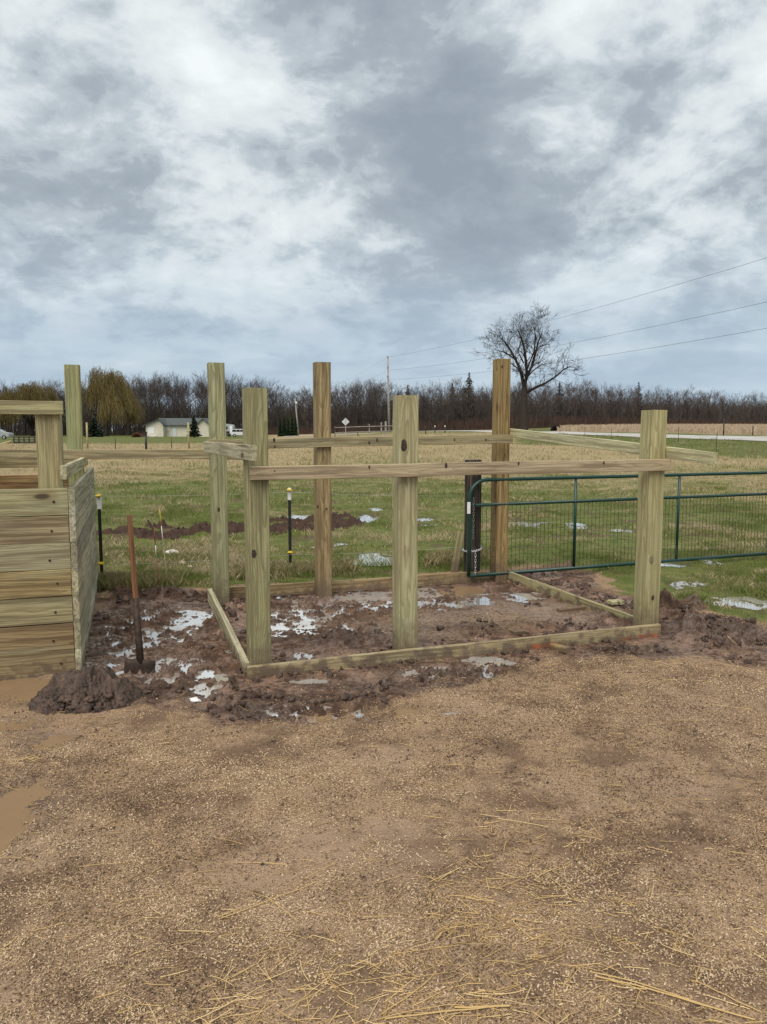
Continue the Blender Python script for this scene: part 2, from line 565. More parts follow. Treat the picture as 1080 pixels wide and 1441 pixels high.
def board(name, parent, p0, p1, width, thick, up, mat, seed=0, warp=.0025, ch=.004):
    """sawn timber from p0 to p1; local X is the grain. width lies along up"""
    p0, p1, up = Vector([float(c) for c in p0]), Vector([float(c) for c in p1]), Vector([float(c) for c in up])
    X = (p1 - p0); L = X.length; X.normalize()
    Z = (up - X * up.dot(X)).normalized(); Y = Z.cross(X)
    n = max(3, int(L / .12))
    rr = random.Random(seed * 7 + 3)
    hw, ht = width / 2, thick / 2
    prof = [(-ht + ch, -hw), (ht - ch, -hw), (ht, -hw + ch), (ht, hw - ch), (ht - ch, hw), (-ht + ch, hw), (-ht, hw - ch), (-ht, -hw + ch)]
    bm = bmesh.new()
    rings = []
    ph = [rr.uniform(0, 6) for _ in range(4)]
    for i in range(n + 1):
        t = i / n
        dy = warp * math.sin(t * 3.1 + ph[0]) + warp * .5 * math.sin(t * 9 + ph[1])
        dz = warp * math.sin(t * 2.7 + ph[2]) + warp * .5 * math.sin(t * 11 + ph[3])
        rings.append([bm.verts.new((-L / 2 + L * t + (rr.uniform(-.0015, .0015) if i in (0, n) else 0), y + dy + rr.uniform(-.0006, .0006), z + dz + rr.uniform(-.0008, .0008))) for y, z in prof])
    for a, b in zip(rings[:-1], rings[1:]):
        for k in range(8):
            bm.faces.new((a[k], a[(k + 1) % 8], b[(k + 1) % 8], b[k]))
    bm.faces.new(list(reversed(rings[0]))); bm.faces.new(rings[-1])
    M = Matrix.Translation((p0 + p1) / 2) @ Matrix((X, Y, Z)).transposed().to_4x4()
    return bm_obj(name, bm, mat, parent, M)


# ------------------------------------------------------------------ materials
def new_mat(name):
    m = bpy.data.materials.new(name)
    m.use_nodes = True
    return m, NT(m.node_tree)


def finish(k, col, rough=.6, normal=None, metal=0., spec=.5, extra=None):
    b = k.n('ShaderNodeBsdfPrincipled')
    k.put(b.inputs['Base Color'], col)
    k.put(b.inputs['Roughness'], rough)
    k.put(b.inputs['Metallic'], metal)
    k.put(b.inputs['Specular IOR Level'], spec)
    if normal is not None: k.l(normal, b.inputs['Normal'])
    if extra:
        for a, v in extra.items(): k.put(b.inputs[a], v)
    o = k.n('ShaderNodeOutputMaterial')
    k.l(b.outputs[0], o.inputs[0])
    return b


def bump(k, h, strength=.5, dist=.01):
    b = k.n('ShaderNodeBump')
    k.put(b.inputs['Height'], h)
    b.inputs['Strength'].default_value = strength
    b.inputs['Distance'].default_value = dist
    return b.outputs[0]


def plain(name, col, rough=.6, metal=0., var=.15, scale=8., spec=.5):
    m, k = new_mat(name)
    tc = k.n('ShaderNodeTexCoord').outputs['Object']
    n = k.noise(tc, scale, 5, .6)
    d = tuple(c * (1 - var) for c in col); e = tuple(min(1, c * (1 + var)) for c in col)
    c = k.mix(k.step(n, .3, .7), d, e)
    finish(k, c, k.math('ADD', rough - .08, k.math('MULTIPLY', n, .16)), metal=metal, spec=spec)
    return m


def wood(name, light, mid, dark, ring=.013, stain=(.20, .10, .045), stain_amt=.35, knots=1.0, mud=.10, grainmix=.95, paint=None, weather=(.30, .33, .24), weather_amt=.3):
    m, k = new_mat(name)
    tc = k.n('ShaderNodeTexCoord').outputs['Object']
    rnd = k.n('ShaderNodeObjectInfo').outputs['Random']
    x, y, z = k.sep(tc)
    r1 = k.math('MULTIPLY', rnd, 37.7)
    r2 = k.math('SUBTRACT', k.math('FRACT', k.math('MULTIPLY', rnd, 91.3)), .5)
    r3 = k.math('SUBTRACT', k.math('FRACT', k.math('MULTIPLY', rnd, 53.9)), .5)
    xo = k.math('ADD', x, r1)
    base = k.comb(xo, y, z)
    # annual rings round an off-centre, wandering pith
    wv = k.comb(k.math('MULTIPLY', xo, 1.1), k.math('ADD', k.math('MULTIPLY', y, 4.0), r1), k.math('MULTIPLY', z, 4.0))
    wn = k.noise(wv, 1.5, 2, .45, out=1)
    wxy = k.vm('SUBTRACT', wn, (.5, .5, .5))
    wa, wb, wc = k.sep(wxy)
    yy = k.math('ADD', k.math('ADD', y, k.math('MULTIPLY', r2, .18)), k.math('MULTIPLY', wa, .075))
    zz = k.math('ADD', k.math('ADD', z, k.math('MULTIPLY', r3, .12)), k.math('MULTIPLY', wb, .075))
    rad = k.math('SQRT', k.math('ADD', k.math('MULTIPLY', yy, yy), k.math('MULTIPLY', zz, zz)))
    wob = k.noise(k.comb(k.math('MULTIPLY', xo, 5.0), k.math('MULTIPLY', y, 40.0), k.math('MULTIPLY', z, 40.0)), 1.0, 4, .55)
    rad = k.math('ADD', rad, k.math('MULTIPLY', wob, .012))
    ph = k.math('FRACT', k.math('DIVIDE', rad, ring))
    late = k.math('POWER', ph, 2.2)                 # soft earlywood, sharp latewood
    edge = k.step(ph, .92, 1.0, 1., 0.)
    late = k.math('MULTIPLY', late, edge)
    fib = k.noise(k.comb(k.math('MULTIPLY', xo, 5.0), k.math('MULTIPLY', y, 190.0), k.math('MULTIPLY', z, 190.0)), 1.0, 4, .6)
    tone = k.noise(k.comb(k.math('MULTIPLY', xo, 1.4), k.math('MULTIPLY', y, 7.0), k.math('MULTIPLY', z, 7.0)), 1.0, 4, .55)
    col = k.mix(k.math('MULTIPLY', late, grainmix), light, mid)
    col = k.mix(k.math('MULTIPLY', k.step(tone, .50, .74), weather_amt), col, weather)
    col = k.mix(k.math('MULTIPLY', k.step(fib, .46, .70), .60), col, dark)
    tone2 = k.noise(k.comb(k.math('ADD', k.math('MULTIPLY', xo, 1.1), 9.0), k.math('MULTIPLY', y, 12.0), k.math('MULTIPLY', z, 12.0)), 1.0, 5, .62)
    col = k.mix(k.math('MULTIPLY', k.step(tone2, .56, .74), stain_amt), col, stain)
    st = k.noise(k.comb(k.math('MULTIPLY', xo, 1.3), k.math('MULTIPLY', y, 42.0), k.math('MULTIPLY', z, 42.0)), 1.0, 4, .6)
    col = k.mix(k.math('MULTIPLY', k.step(st, .47, .60), .78), col, dark)
    col = k.mix(k.math('MULTIPLY', k.step(st, .44, .30), .30), col, k.mix(.5, light, (.62, .56, .38)))
    # each board has its own tone
    hsv = k.n('ShaderNodeHueSaturation')
    k.put(hsv.inputs['Hue'], k.math('ADD', .5, k.math('MULTIPLY', r2, .022)))
    k.put(hsv.inputs['Saturation'], k.math('ADD', .83, k.math('MULTIPLY', r3, .18)))
    k.put(hsv.inputs['Value'], k.math('ADD', 1.0, k.math('MULTIPLY', r2, .22)))
    k.l(col, hsv.inputs['Color']); col = hsv.outputs[0]
    gm = k.n('ShaderNodeGamma'); k.l(col, gm.inputs[0]); gm.inputs[1].default_value = 1.38
    col = k.vm('SCALE', gm.outputs[0], 1.62)
    # knots
    kv = k.vm('ADD', k.comb(k.math('MULTIPLY', xo, 2.3), k.math('MULTIPLY', y, 6.5), k.math('MULTIPLY', z, 6.5)), k.vm('SCALE', wxy, .35))
    vo = k.n('ShaderNodeTexVoronoi', feature='F1'); k.l(kv, vo.inputs['Vector']); vo.inputs['Scale'].default_value = 1.0
    pick = k.step(k.sep(vo.outputs['Color'])[0], .62, .66)
    kd = vo.outputs['Distance']
    kn = k.math('MULTIPLY', k.step(kd, .07, .15, 1., 0.), pick)
    halo = k.math('MULTIPLY', k.step(kd, .12, .32, 1., 0.), pick)
    col = k.mix(k.math('MULTIPLY', halo, .38 * knots), col, stain)
    col = k.mix(k.math('MULTIPLY', kn, .85 * knots), col, (.045, .032, .022))
    # drying checks
    cr = k.noise(k.comb(k.math('MULTIPLY', xo, .9), k.math('MULTIPLY', y, 60.0), k.math('MULTIPLY', z, 60.0)), 1.0, 2, .5)
    crk = k.step(cr, .70, .735)
    col = k.mix(k.math('MULTIPLY', crk, .7), col, (.05, .035, .02))
    if paint:     # sprayed marking paint: patches given in board coordinates
        for (xa, xb, za, zb) in paint:
            pn = k.noise(k.comb(k.math('MULTIPLY', x, 1.0), y, k.math('MULTIPLY', z, 2.0)), 34, 4, .6)
            xj = k.math('ADD', x, k.math('MULTIPLY', k.math('SUBTRACT', pn, .5), .09)); zj = k.math('ADD', z, k.math('MULTIPLY', k.math('SUBTRACT', pn, .5), .05))
            e = .02
            f = k.math('MULTIPLY', k.math('MULTIPLY', k.step(xj, xa - e, xa + e), k.step(xj, xb - e, xb + e, 1., 0.)),
                       k.math('MULTIPLY', k.step(zj, za - .01, za + .01), k.step(zj, zb - .01, zb + .01, 1., 0.)))
            f = k.math('MULTIPLY', f, k.step(pn, .3, .52))
            col = k.mix(k.math('MULTIPLY', f, .92), col, (.62, .10, .018))
    # mud splashed up from the ground, raised on posts to paint in contact shade
    gz = k.sep(k.n('ShaderNodeNewGeometry').outputs['Position'])
    gpos = k.comb(gz[0], gz[1], gz[2])
    mn = k.noise(gpos, 11, 5, .65)
    md = k.step(k.math('ADD', gz[2], k.math('MULTIPLY', k.math('SUBTRACT', mn, .5), -.5)), mud * .0, mud * 1.5 + .02, 1., 0.)
    sp = k.step(k.noise(gpos, 48, 2, .5), .70, .76)
    spl = k.math('MULTIPLY', sp, k.step(gz[2], mud * 2, mud * 7 + .1, .8, 0.))
    col = k.mix(k.math('MULTIPLY', k.math('MAXIMUM', md, spl), .8), col, (.13, .092, .066))
    hgt = k.math('ADD', k.math('MULTIPLY', late, -.5), k.math('ADD', k.math('MULTIPLY', fib, -.6), k.math('MULTIPLY', crk, -1.5)))
    finish(k, col, k.math('ADD', .62, k.math('MULTIPLY', fib, .25)), bump(k, hgt, .35, .004), spec=.3)
    return m


W_GREEN = wood("treated_post_wood", (.36, .35, .19), (.20, .185, .085), (.22, .205, .115), ring=.011, stain=(.20, .115, .055), stain_amt=.40, mud=.22, weather=(.27, .33, .20), weather_amt=.55)
W_YELLOW = wood("yellow_post_wood", (.36, .275, .12), (.20, .135, .048), (.17, .115, .05), ring=.010, stain=(.15, .07, .028), stain_amt=.55, mud=.22, weather=(.30, .26, .14))
W_PALE = wood("pale_post_wood", (.40, .37, .21), (.235, .20, .09), (.26, .22, .12), ring=.011, stain=(.24, .135, .06), stain_amt=.35, mud=.22, weather=(.33, .36, .22), weather_amt=.4)
W_RAIL = wood("rail_wood", (.35, .31, .18), (.24, .20, .11), (.20, .165, .10), ring=.011, stain=(.22, .13, .065), stain_amt=.45, mud=.02)
W_RAILLT = wood("pale_rail_wood", (.44, .41, .265), (.32, .285, .165), (.25, .22, .14), ring=.011, stain=(.24, .14, .07), stain_amt=.45, mud=.02)
W_RAILBR = wood("brown_rail_wood", (.40, .32, .215), (.29, .22, .14), (.22, .165, .11), ring=.010, stain=(.21, .12, .06), stain_amt=.4, mud=.02, weather=(.30, .255, .185), weather_amt=.5)
W_SKIRT = wood("skirt_board_wood", (.33, .24, .12), (.22, .145, .065), (.17, .115, .055), ring=.011, stain=(.22, .11, .045), stain_amt=.55, mud=.05)
W_SKIRTP = wood("marked_board_wood", (.35, .275, .15), (.24, .165, .08), (.18, .13, .07), ring=.011, stain=(.22, .12, .05), stain_amt=.5, mud=.045,
                paint=[(.29, .47, -.05, -.022), (.47, .69, -.042, .008), (-.05, .24, -.052, -.034), (1.25, 1.34, -.05, -.006), (1.40, 1.58, -.042, .0)])
W_PLANK = [wood("grey_green_plank", (.36, .325, .195), (.24, .21, .115), (.20, .17, .10), ring=.013, stain=(.20, .115, .055), stain_amt=.45, mud=.03, weather=(.27, .285, .20), weather_amt=.6),
           wood("rust_streaked_plank", (.33, .265, .145), (.21, .145, .07), (.17, .12, .065), ring=.015, stain=(.15, .055, .02), stain_amt=.8, mud=.03, weather=(.25, .26, .185), weather_amt=.9),
           wood("tan_plank", (.33, .275, .15), (.22, .17, .085), (.18, .14, .075), ring=.014, stain=(.18, .085, .03), stain_amt=.6, mud=.03, weather=(.24, .26, .18), weather_amt=.6),
           wood("orange_plank", (.36, .245, .09), (.23, .14, .045), (.17, .10, .035), ring=.014, stain=(.17, .07, .03), stain_amt=.45, mud=.02)]
W_SIDE = wood("streaked_side_plank", (.47, .435, .29), (.33, .29, .18), (.22, .20, .13), ring=.02, stain=(.22, .165, .10), stain_amt=.55, mud=.05, weather=(.52, .52, .42), weather_amt=.8)
W_SIDE2 = wood("grey_side_plank", (.36, .335, .235), (.25, .225, .145), (.20, .175, .115), ring=.02, stain=(.20, .155, .10), stain_amt=.5, mud=.05, weather=(.42, .43, .35), weather_amt=.7)
W_OLD = wood("old_post_wood", (.095, .076, .060), (.035, .026, .020), (.02, .016, .013), ring=.02, stain=(.03, .02, .015), stain_amt=.4, mud=.03, weather=(.12, .105, .088), weather_amt=.5)
W_HANDLE = wood("handle_wood", (.25, .125, .07), (.18, .085, .045), (.12, .055, .03), ring=.012, stain=(.14, .05, .02), stain_amt=.4, knots=0, mud=.16, weather=(.26, .11, .05))

M_GREEN = plain("green_gate_paint", (.007, .042, .031), .32, 0, .2, 30, .5)
M_WIRE = plain("dark_wire", (.025, .03, .028), .5, .3, .2, 20)
M_DULL = plain("dull_chain_steel", (.16, .16, .155), .55, .6, .2, 40)
M_LINE = plain("grey_power_cable", (.10, .105, .11), .6, 0, .1, 4)
M_GALV = plain("galvanised_steel", (.52, .53, .54), .38, .85, .12, 40)
M_TPOST = plain("dark_t_post_paint", (.022, .026, .024), .55, .1, .3, 25)
M_WHITE = plain("white_paint", (.72, .72, .70), .5, 0, .08, 12)
M_YELLOW = plain("yellow_plastic", (.66, .44, .03), .45, 0, .08, 20)
M_RUST = plain("rusty_steel", (.045, .028, .020), .7, .35, .5, 35)
M_RED = plain("red_plastic", (.22, .05, .03), .5, 0, .15, 20)
M_FWIRE = plain("fence_strand", (.38, .38, .36), .5, .4, .15, 4)
M_SIDING = plain("cream_siding", (.60, .56, .46), .7, 0, .05, 1.5)
M_ROOF = plain("grey_shingle_roof", (.075, .088, .088), .85, 0, .2, 2)
M_GLASS = plain("dark_window_glass", (.02, .024, .028), .08, 0, .2, 2, .7)
M_DOOR = plain("pale_blue_door", (.55, .62, .64), .5, 0, .05, 2)
M_CARW = plain("white_car_paint", (.66, .68, .70), .25, 0, .05, 2)
M_CARG = plain("grey_trailer_skin", (.36, .38, .39), .4, .1, .1, 2)
M_BLACK = plain("black_rubber", (.015, .015, .016), .7, 0, .2, 10)
M_POLE = plain("weathered_pole_wood", (.30, .28, .255), .8, 0, .2, 3)
M_POLEL = plain("pale_post", (.36, .30, .155), .8, 0, .15, 3)
M_SIGN = plain("sign_back_metal", (.62, .64, .64), .4, .3, .06, 3)
M_CONC = plain("road_surface", (.42, .40, .375), .85, 0, .12, .7)
M_DECK = plain("dark_timber", (.045, .038, .035), .8, 0, .4, 3)
M_STONE = plain("pale_stone", (.40, .34, .24), .85, 0, .25, 30)
M_PLASTIC = plain("white_scrap", (.70, .70, .69), .45, 0, .08, 20)


def bark(name, c0, c1, scale=3):
    m, k = new_mat(name)
    tc = k.n('ShaderNodeTexCoord').outputs['Object']
    rnd = k.n('ShaderNodeObjectInfo').outputs['Random']
    n = k.noise(tc, scale, 4, .6)
    c = k.mix(n, c0, c1)
    hs = k.n('ShaderNodeHueSaturation'); k.l(c, hs.inputs['Color'])
    k.put(hs.inputs['Value'], k.math('ADD', .75, k.math('MULTIPLY', rnd, .5)))
    finish(k, hs.outputs[0], .9, spec=.15)
    return m


B_TREE = bark("grey_brown_bark", (.036, .030, .026), (.068, .055, .047))
B_TWIG = bark("hazed_purplish_twig", (.066, .053, .048), (.108, .086, .077))  # twigs lightened, so distance haze is put into their colour
B_LONE = bark("dark_bark", (.032, .026, .022), (.06, .048, .040))
B_WOODS = bark("woodland_bark", (.040, .034, .032), (.080, .065, .058), .4)
B_BRUSH = bark("reddish_brush", (.065, .042, .035), (.11, .072, .054), .3)
B_WILLOW = bark("willow_strand", (.15, .118, .046), (.27, .205, .080), .5)
B_SPRUCE = bark("spruce_needles", (.012, .020, .013), (.028, .040, .022), 2)
B_CEDAR = bark("arborvitae_foliage", (.013, .028, .010), (.03, .052, .018), 2)
B_BUSH = bark("dry_bush_twig", (.16, .075, .04), (.22, .11, .06), 1)


def strand_mat(name, stops, rough=.7, up=None):
    m, k = new_mat(name)
    a = k.attr('tint').outputs['Fac']
    c = k.ramp(a, stops)
    finish(k, c, rough, spec=.25)
    return m


M_GRASS = strand_mat("grass_blades", [(0., (.11, .15, .032)), (.30, (.165, .19, .05)), (.48, (.22, .20, .08)), (.62, (.28, .225, .12)), (.85, (.42, .34, .205)), (1., (.53, .45, .30))])
M_CORN = strand_mat("dry_corn_stubble", [(0., (.26, .19, .12)), (.5, (.43, .33, .225)), (1., (.56, .46, .34))])
M_CHIP = strand_mat("wood_shavings_flakes", [(0., (.058, .036, .023)), (.25, (.165, .104, .061)), (.5, (.345, .23, .136)), (.8, (.50, .36, .22)), (1., (.62, .48, .31))], .75)
M_STRAW = strand_mat("straw_stems", [(0., (.16, .10, .05)), (.4, (.36, .235, .10)), (.8, (.60, .41, .165)), (1., (.70, .52, .26))], .55)


def ground_material():
    m, k = new_mat("ground")
    pos = k.n('ShaderNodeNewGeometry').outputs['Position']
    mud = k.attr('mud').outputs['Fac']; gr = k.attr('grass').outputs['Fac']; soil = k.attr('soil').outputs['Fac']; wet = k.attr('wet').outputs['Fac']
    dead = k.attr('dead').outputs['Fac']; corn = k.attr('corn').outputs['Fac']; trod = k.attr('trod').outputs['Fac']
    n_big = k.noise(pos, 1.3, 4, .55)
    n_mid = k.noise(pos, 6, 5, .6)
    n_fine = k.noise(pos, 55, 3, .65)
    n_clump = k.noise(pos, 22, 5, .68)
    n_grit = k.noise(pos, 170, 2, .6)
    # shavings-covered yard
    sh = k.mix(k.step(n_grit, .36, .64), (.12, .074, .043), (.46, .318, .195))
    sh = k.mix(k.math('MULTIPLY', k.step(n_mid, .38, .70), .55), sh, (.28, .19, .125))
    sh = k.mix(k.math('MULTIPLY', k.step(n_big, .50, .68), .55), sh, (.36, .255, .175))
    sh = k.mix(k.math('MULTIPLY', k.step(k.noise(k.vm('ADD', pos, (3., 8., 0.)), 2.0, 6, .64), .47, .60), .75), sh, (.125, .080, .053))
    sh = k.mix(k.math('MULTIPLY', k.step(k.noise(k.vm('ADD', pos, (13., 2., 0.)), .9, 5, .6), .53, .63), .6), sh, (.33, .228, .155))
    n_fl = k.noise(k.vm('ADD', pos, (5., 5., 2.)), 11, 5, .68)
    sh = k.mix(k.math('MULTIPLY', k.step(n_fl, .56, .66), .75), sh, (.095, .060, .041))
    # mud
    mu = k.mix(k.step(n_mid, .34, .66), (.082, .047, .031), (.26, .158, .107))
    mu = k.mix(k.math('MULTIPLY', k.step(n_clump, .47, .62), .75), mu, (.050, .031, .023))
    mu = k.mix(k.math('MULTIPLY', k.step(n_big, .50, .68), .5), mu, (.32, .215, .160))
    fleck = k.math('MULTIPLY', k.step(n_grit, .60, .68), k.step(n_mid, .40, .60))
    mu = k.mix(k.math('MULTIPLY', fleck, .6), mu, (.33, .245, .155))
    mu = k.mix(k.math('MULTIPLY', trod, k.step(n_fine, .40, .60)), mu, (.26, .185, .125))
    mu = k.mix(k.math('MULTIPLY', soil, .75), mu, (.048, .030, .023))
    # turf
    g1 = k.mix(k.step(n_mid, .35, .65), (.085, .11, .028), (.15, .155, .05))
    g2 = k.mix(k.step(n_fine, .3, .7), (.25, .185, .09), (.38, .30, .175))
    df = k.math('ADD', dead, k.math('MULTIPLY', k.math('SUBTRACT', k.noise(pos, 2.1, 6, .7), .5), 1.5))
    g = k.mix(k.step(df, .30, .72), g1, g2)
    g = k.mix(k.math('MULTIPLY', k.step(k.noise(pos, 1.1, 6, .68), .55, .62), k.step(dead, .2, .6, .9, 0.)), g, (.115, .08, .055))
    g = k.mix(corn, g, (.41, .315, .215))
    mf = k.step(k.math('ADD', mud, k.math('MULTIPLY', k.math('SUBTRACT', n_mid, .5), .9)), .35, .65)
    gf = k.step(k.math('ADD', gr, k.math('MULTIPLY', k.math('SUBTRACT', n_fine, .5), .8)), .35, .65)
    c = k.mix(mf, sh, mu)
    c = k.mix(gf, c, g)
    so = k.step(k.math('ADD', soil, k.math('MULTIPLY', k.math('SUBTRACT', n_mid, .5), .8)), .40, .62)
    c = k.mix(k.math('MULTIPLY', so, gf), c, k.mix(n_mid, (.030, .018, .014), (.10, .062, .046)))
    c = k.mix(k.math('MULTIPLY', wet, .6), c, k.mix(.6, c, (.07, .046, .034)))
    # wet mud shines, shavings and turf do not
    shine = k.math('MULTIPLY', k.math('SUBTRACT', 1., gf), k.math('MAXIMUM', k.math('MULTIPLY', mf, .85), wet))
    patch = k.step(k.math('ADD', n_big, k.math('MULTIPLY', n_mid, .5)), .62, .80)
    glint = k.math('MULTIPLY', patch, k.step(n_clump, .58, .42))
    ro = k.math('SUBTRACT', .92, k.math('MULTIPLY', shine, k.math('ADD', .06, k.math('MULTIPLY', glint, .66))))
    hg = k.math('ADD', k.math('ADD', k.math('MULTIPLY', n_fine, .7), k.math('MULTIPLY', n_grit, .5)), k.math('MULTIPLY', k.math('MULTIPLY', n_clump, mf), -2.2))
    sp = k.math('ADD', .12, k.math('MULTIPLY', k.math('MULTIPLY', shine, glint), .8))
    finish(k, c, ro, bump(k, hg, .7, .014), spec=sp)
    return m


M_GROUND = ground_material()


def water_mat(name, col, f0=.5):
    m, k = new_mat(name)
    pos = k.n('ShaderNodeNewGeometry').outputs['Position']
    n = k.noise(pos, 14, 3, .5)
    c = k.mix(k.noise(pos, 5, 4, .6), tuple(v * .85 for v in col), tuple(v * 1.1 for v in col))
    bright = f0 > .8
    sky_sheen = k.step(k.noise(pos, 3.5, 4, .55), .34, .56)  # patches of pale, part-metal base paint a brighter sky reflection into the water
    finish(k, k.mix(sky_sheen, (.52, .46, .41), (.76, .75, .73)) if bright else c, k.math('SUBTRACT', .08, k.math('MULTIPLY', sky_sheen, .05)), bump(k, n, .04, .01), metal=k.math('ADD', .48, k.math('MULTIPLY', sky_sheen, .22)) if bright else 0., spec=f0, extra={'IOR': 1.33})
    return m


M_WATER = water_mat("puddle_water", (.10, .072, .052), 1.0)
M_WATERB = water_mat("silty_puddle_water", (.25, .165, .095), .7)


def clod_mat():
    m, k = new_mat("wet_clod_mud")
    pos = k.n('ShaderNodeNewGeometry').outputs['Position']
    n = k.noise(pos, 16, 5, .65)
    c = k.mix(k.step(n, .35, .68), (.036, .022, .016), (.115, .071, .050))
    c = k.mix(k.math('MULTIPLY', k.step(k.noise(pos, 120, 2, .6), .62, .7), .5), c, (.28, .20, .12))
    finish(k, c, .6, bump(k, k.noise(pos, 60, 4, .65), .7, .015), spec=.45)
    return m


M_CLOD = clod_mat()


# ------------------------------------------------------------------ ground sheet
def build_ground():
    xs = [np.arange(-3.7, 4.9, .0125)]
    l = [-3.7]; st = .03
    while l[-1] > -600: st *= 1.11; l.append(l[-1] - st)
    r = [4.9]; st = .03
    while r[-1] < 600: st *= 1.11; r.append(r[-1] + st)
    X = np.concatenate([np.array(l[1:])[::-1], xs[0], np.array(r)])
    ys = [np.array([-12, -8, -5, -3, -1.5, -.5, .2, .7, 1.1, 1.4]), np.arange(1.55, 4.4, .0125), np.arange(4.4, 8.6, .0155)]
    u = [8.6]; st = .02
    while u[-1] < 24: st *= 1.012; u.append(u[-1] + st)
    while u[-1] < 700: st *= 1.035; u.append(u[-1] + st)
    Y = np.concatenate(ys + [np.array(u)])
    gx, gy = np.meshgrid(X, Y)
    x, y = gx.ravel(), gy.ravel()
    f = fields(x, y)
    z = f['h'] + terrain(x, y)
    dead, corn = landuse(x, y)
    nx, ny = len(X), len(Y)
    i = (np.arange(ny - 1)[:, None] * nx + np.arange(nx - 1)[None]).ravel()
    faces = np.stack([i, i + 1, i + nx + 1, i + nx], -1)
    me = mesh_np("ground", np.stack([x, y, z], -1), faces, M_GROUND, True,
                 dict(mud=f['mud'], grass=f['grass'], soil=f['soil'], wet=f['wet'], trod=f['trod'], dead=dead, corn=corn))
    tag(link("ground", me), kind='structure')
    print("ground", nx, ny)


build_ground()


def build_puddles():
    for j, (cx, cy, rx, ry, pat, mu) in enumerate(PW):
        n = 40
        t = np.arange(n) / n * 2 * np.pi
        ox, oy = cx + rx * 1.8 * np.cos(t), cy + ry * 1.8 * np.sin(t)
        zt = terrain(np.array([cx]), np.array([cy]))[0]
        vs = np.concatenate([[[cx, cy, 0]], np.stack([ox, oy, 0 * ox], -1)])
        vs[:, 2] = LEVEL[j] + zt + .00005 * j
        fc = np.stack([np.zeros(n, int), 1 + np.arange(n), 1 + (np.arange(n) + 1) % n], -1)
        me = mesh_np("puddle", vs, fc, M_WATERB if mu > .5 else M_WATER, True)
        tag(link("puddle", me), kind='structure')


build_puddles()


# ------------------------------------------------------------------ road
def build_road():
    pts = [(400, 150, 160), (500, 133, 143), (560, 124, 134), (620, 114, 123), (690, 97.5, 105.5), (745, 90, 97.5), (800, 82.3, 89.6), (850, 76.5, 84), (900, 71.3, 78.6), (990, 65, 72.8), (1080, 60.3, 67.6), (1180, 56.3, 63.6), (1400, 48, 55), (1900, 38, 45)]
    P = np.array(pts, float)
    px = np.arange(400, 1900, 6.)
    a, b = np.interp(px, P[:, 0], P[:, 1]), np.interp(px, P[:, 0], P[:, 2])
    m = 7
    vs = []
    for q in range(m):
        D = a + (b - a) * q / (m - 1)
        X = (px - 540) / F * D
        vs.append(np.stack([X, D, terrain(X, D) + .05 + .05 * math.sin(q / (m - 1) * math.pi)], -1))
    vs = np.stack(vs, 0)
    n = len(px)
    i = (np.arange(m - 1)[:, None] * n + np.arange(n - 1)[None]).ravel()
    me = mesh_np("road", vs.reshape(-1, 3), np.stack([i, i + 1, i + n + 1, i + n], -1), M_CONC, True)
    tag(link("road", me), kind='structure')


build_road()


# ------------------------------------------------------------------ grass, corn, shavings, straw, clods
def blades(x, y, z, h, w, lean, tint, bend=True):
    n = len(x)
    a = rng.uniform(0, 2 * np.pi, n)
    b = rng.uniform(0, 2 * np.pi, n)
    dx, dy = np.cos(a) * w / 2, np.sin(a) * w / 2
    lx, ly = np.cos(b) * lean * h, np.sin(b) * lean * h
    v = np.stack([np.stack([x - dx, y - dy, z - .004], -1), np.stack([x + dx, y + dy, z - .004], -1),
                  np.stack([x + dx * .6 + lx * .4, y + dy * .6 + ly * .4, z + h * .62], -1), np.stack([x + lx, y + ly, z + h], -1)], 1).reshape(-1, 3)
    i = np.arange(n) * 4
    f = np.concatenate([np.stack([i, i + 1, i + 2], -1), np.stack([i, i + 2, i + 3], -1)])
    return v, f, np.repeat(tint, 4)


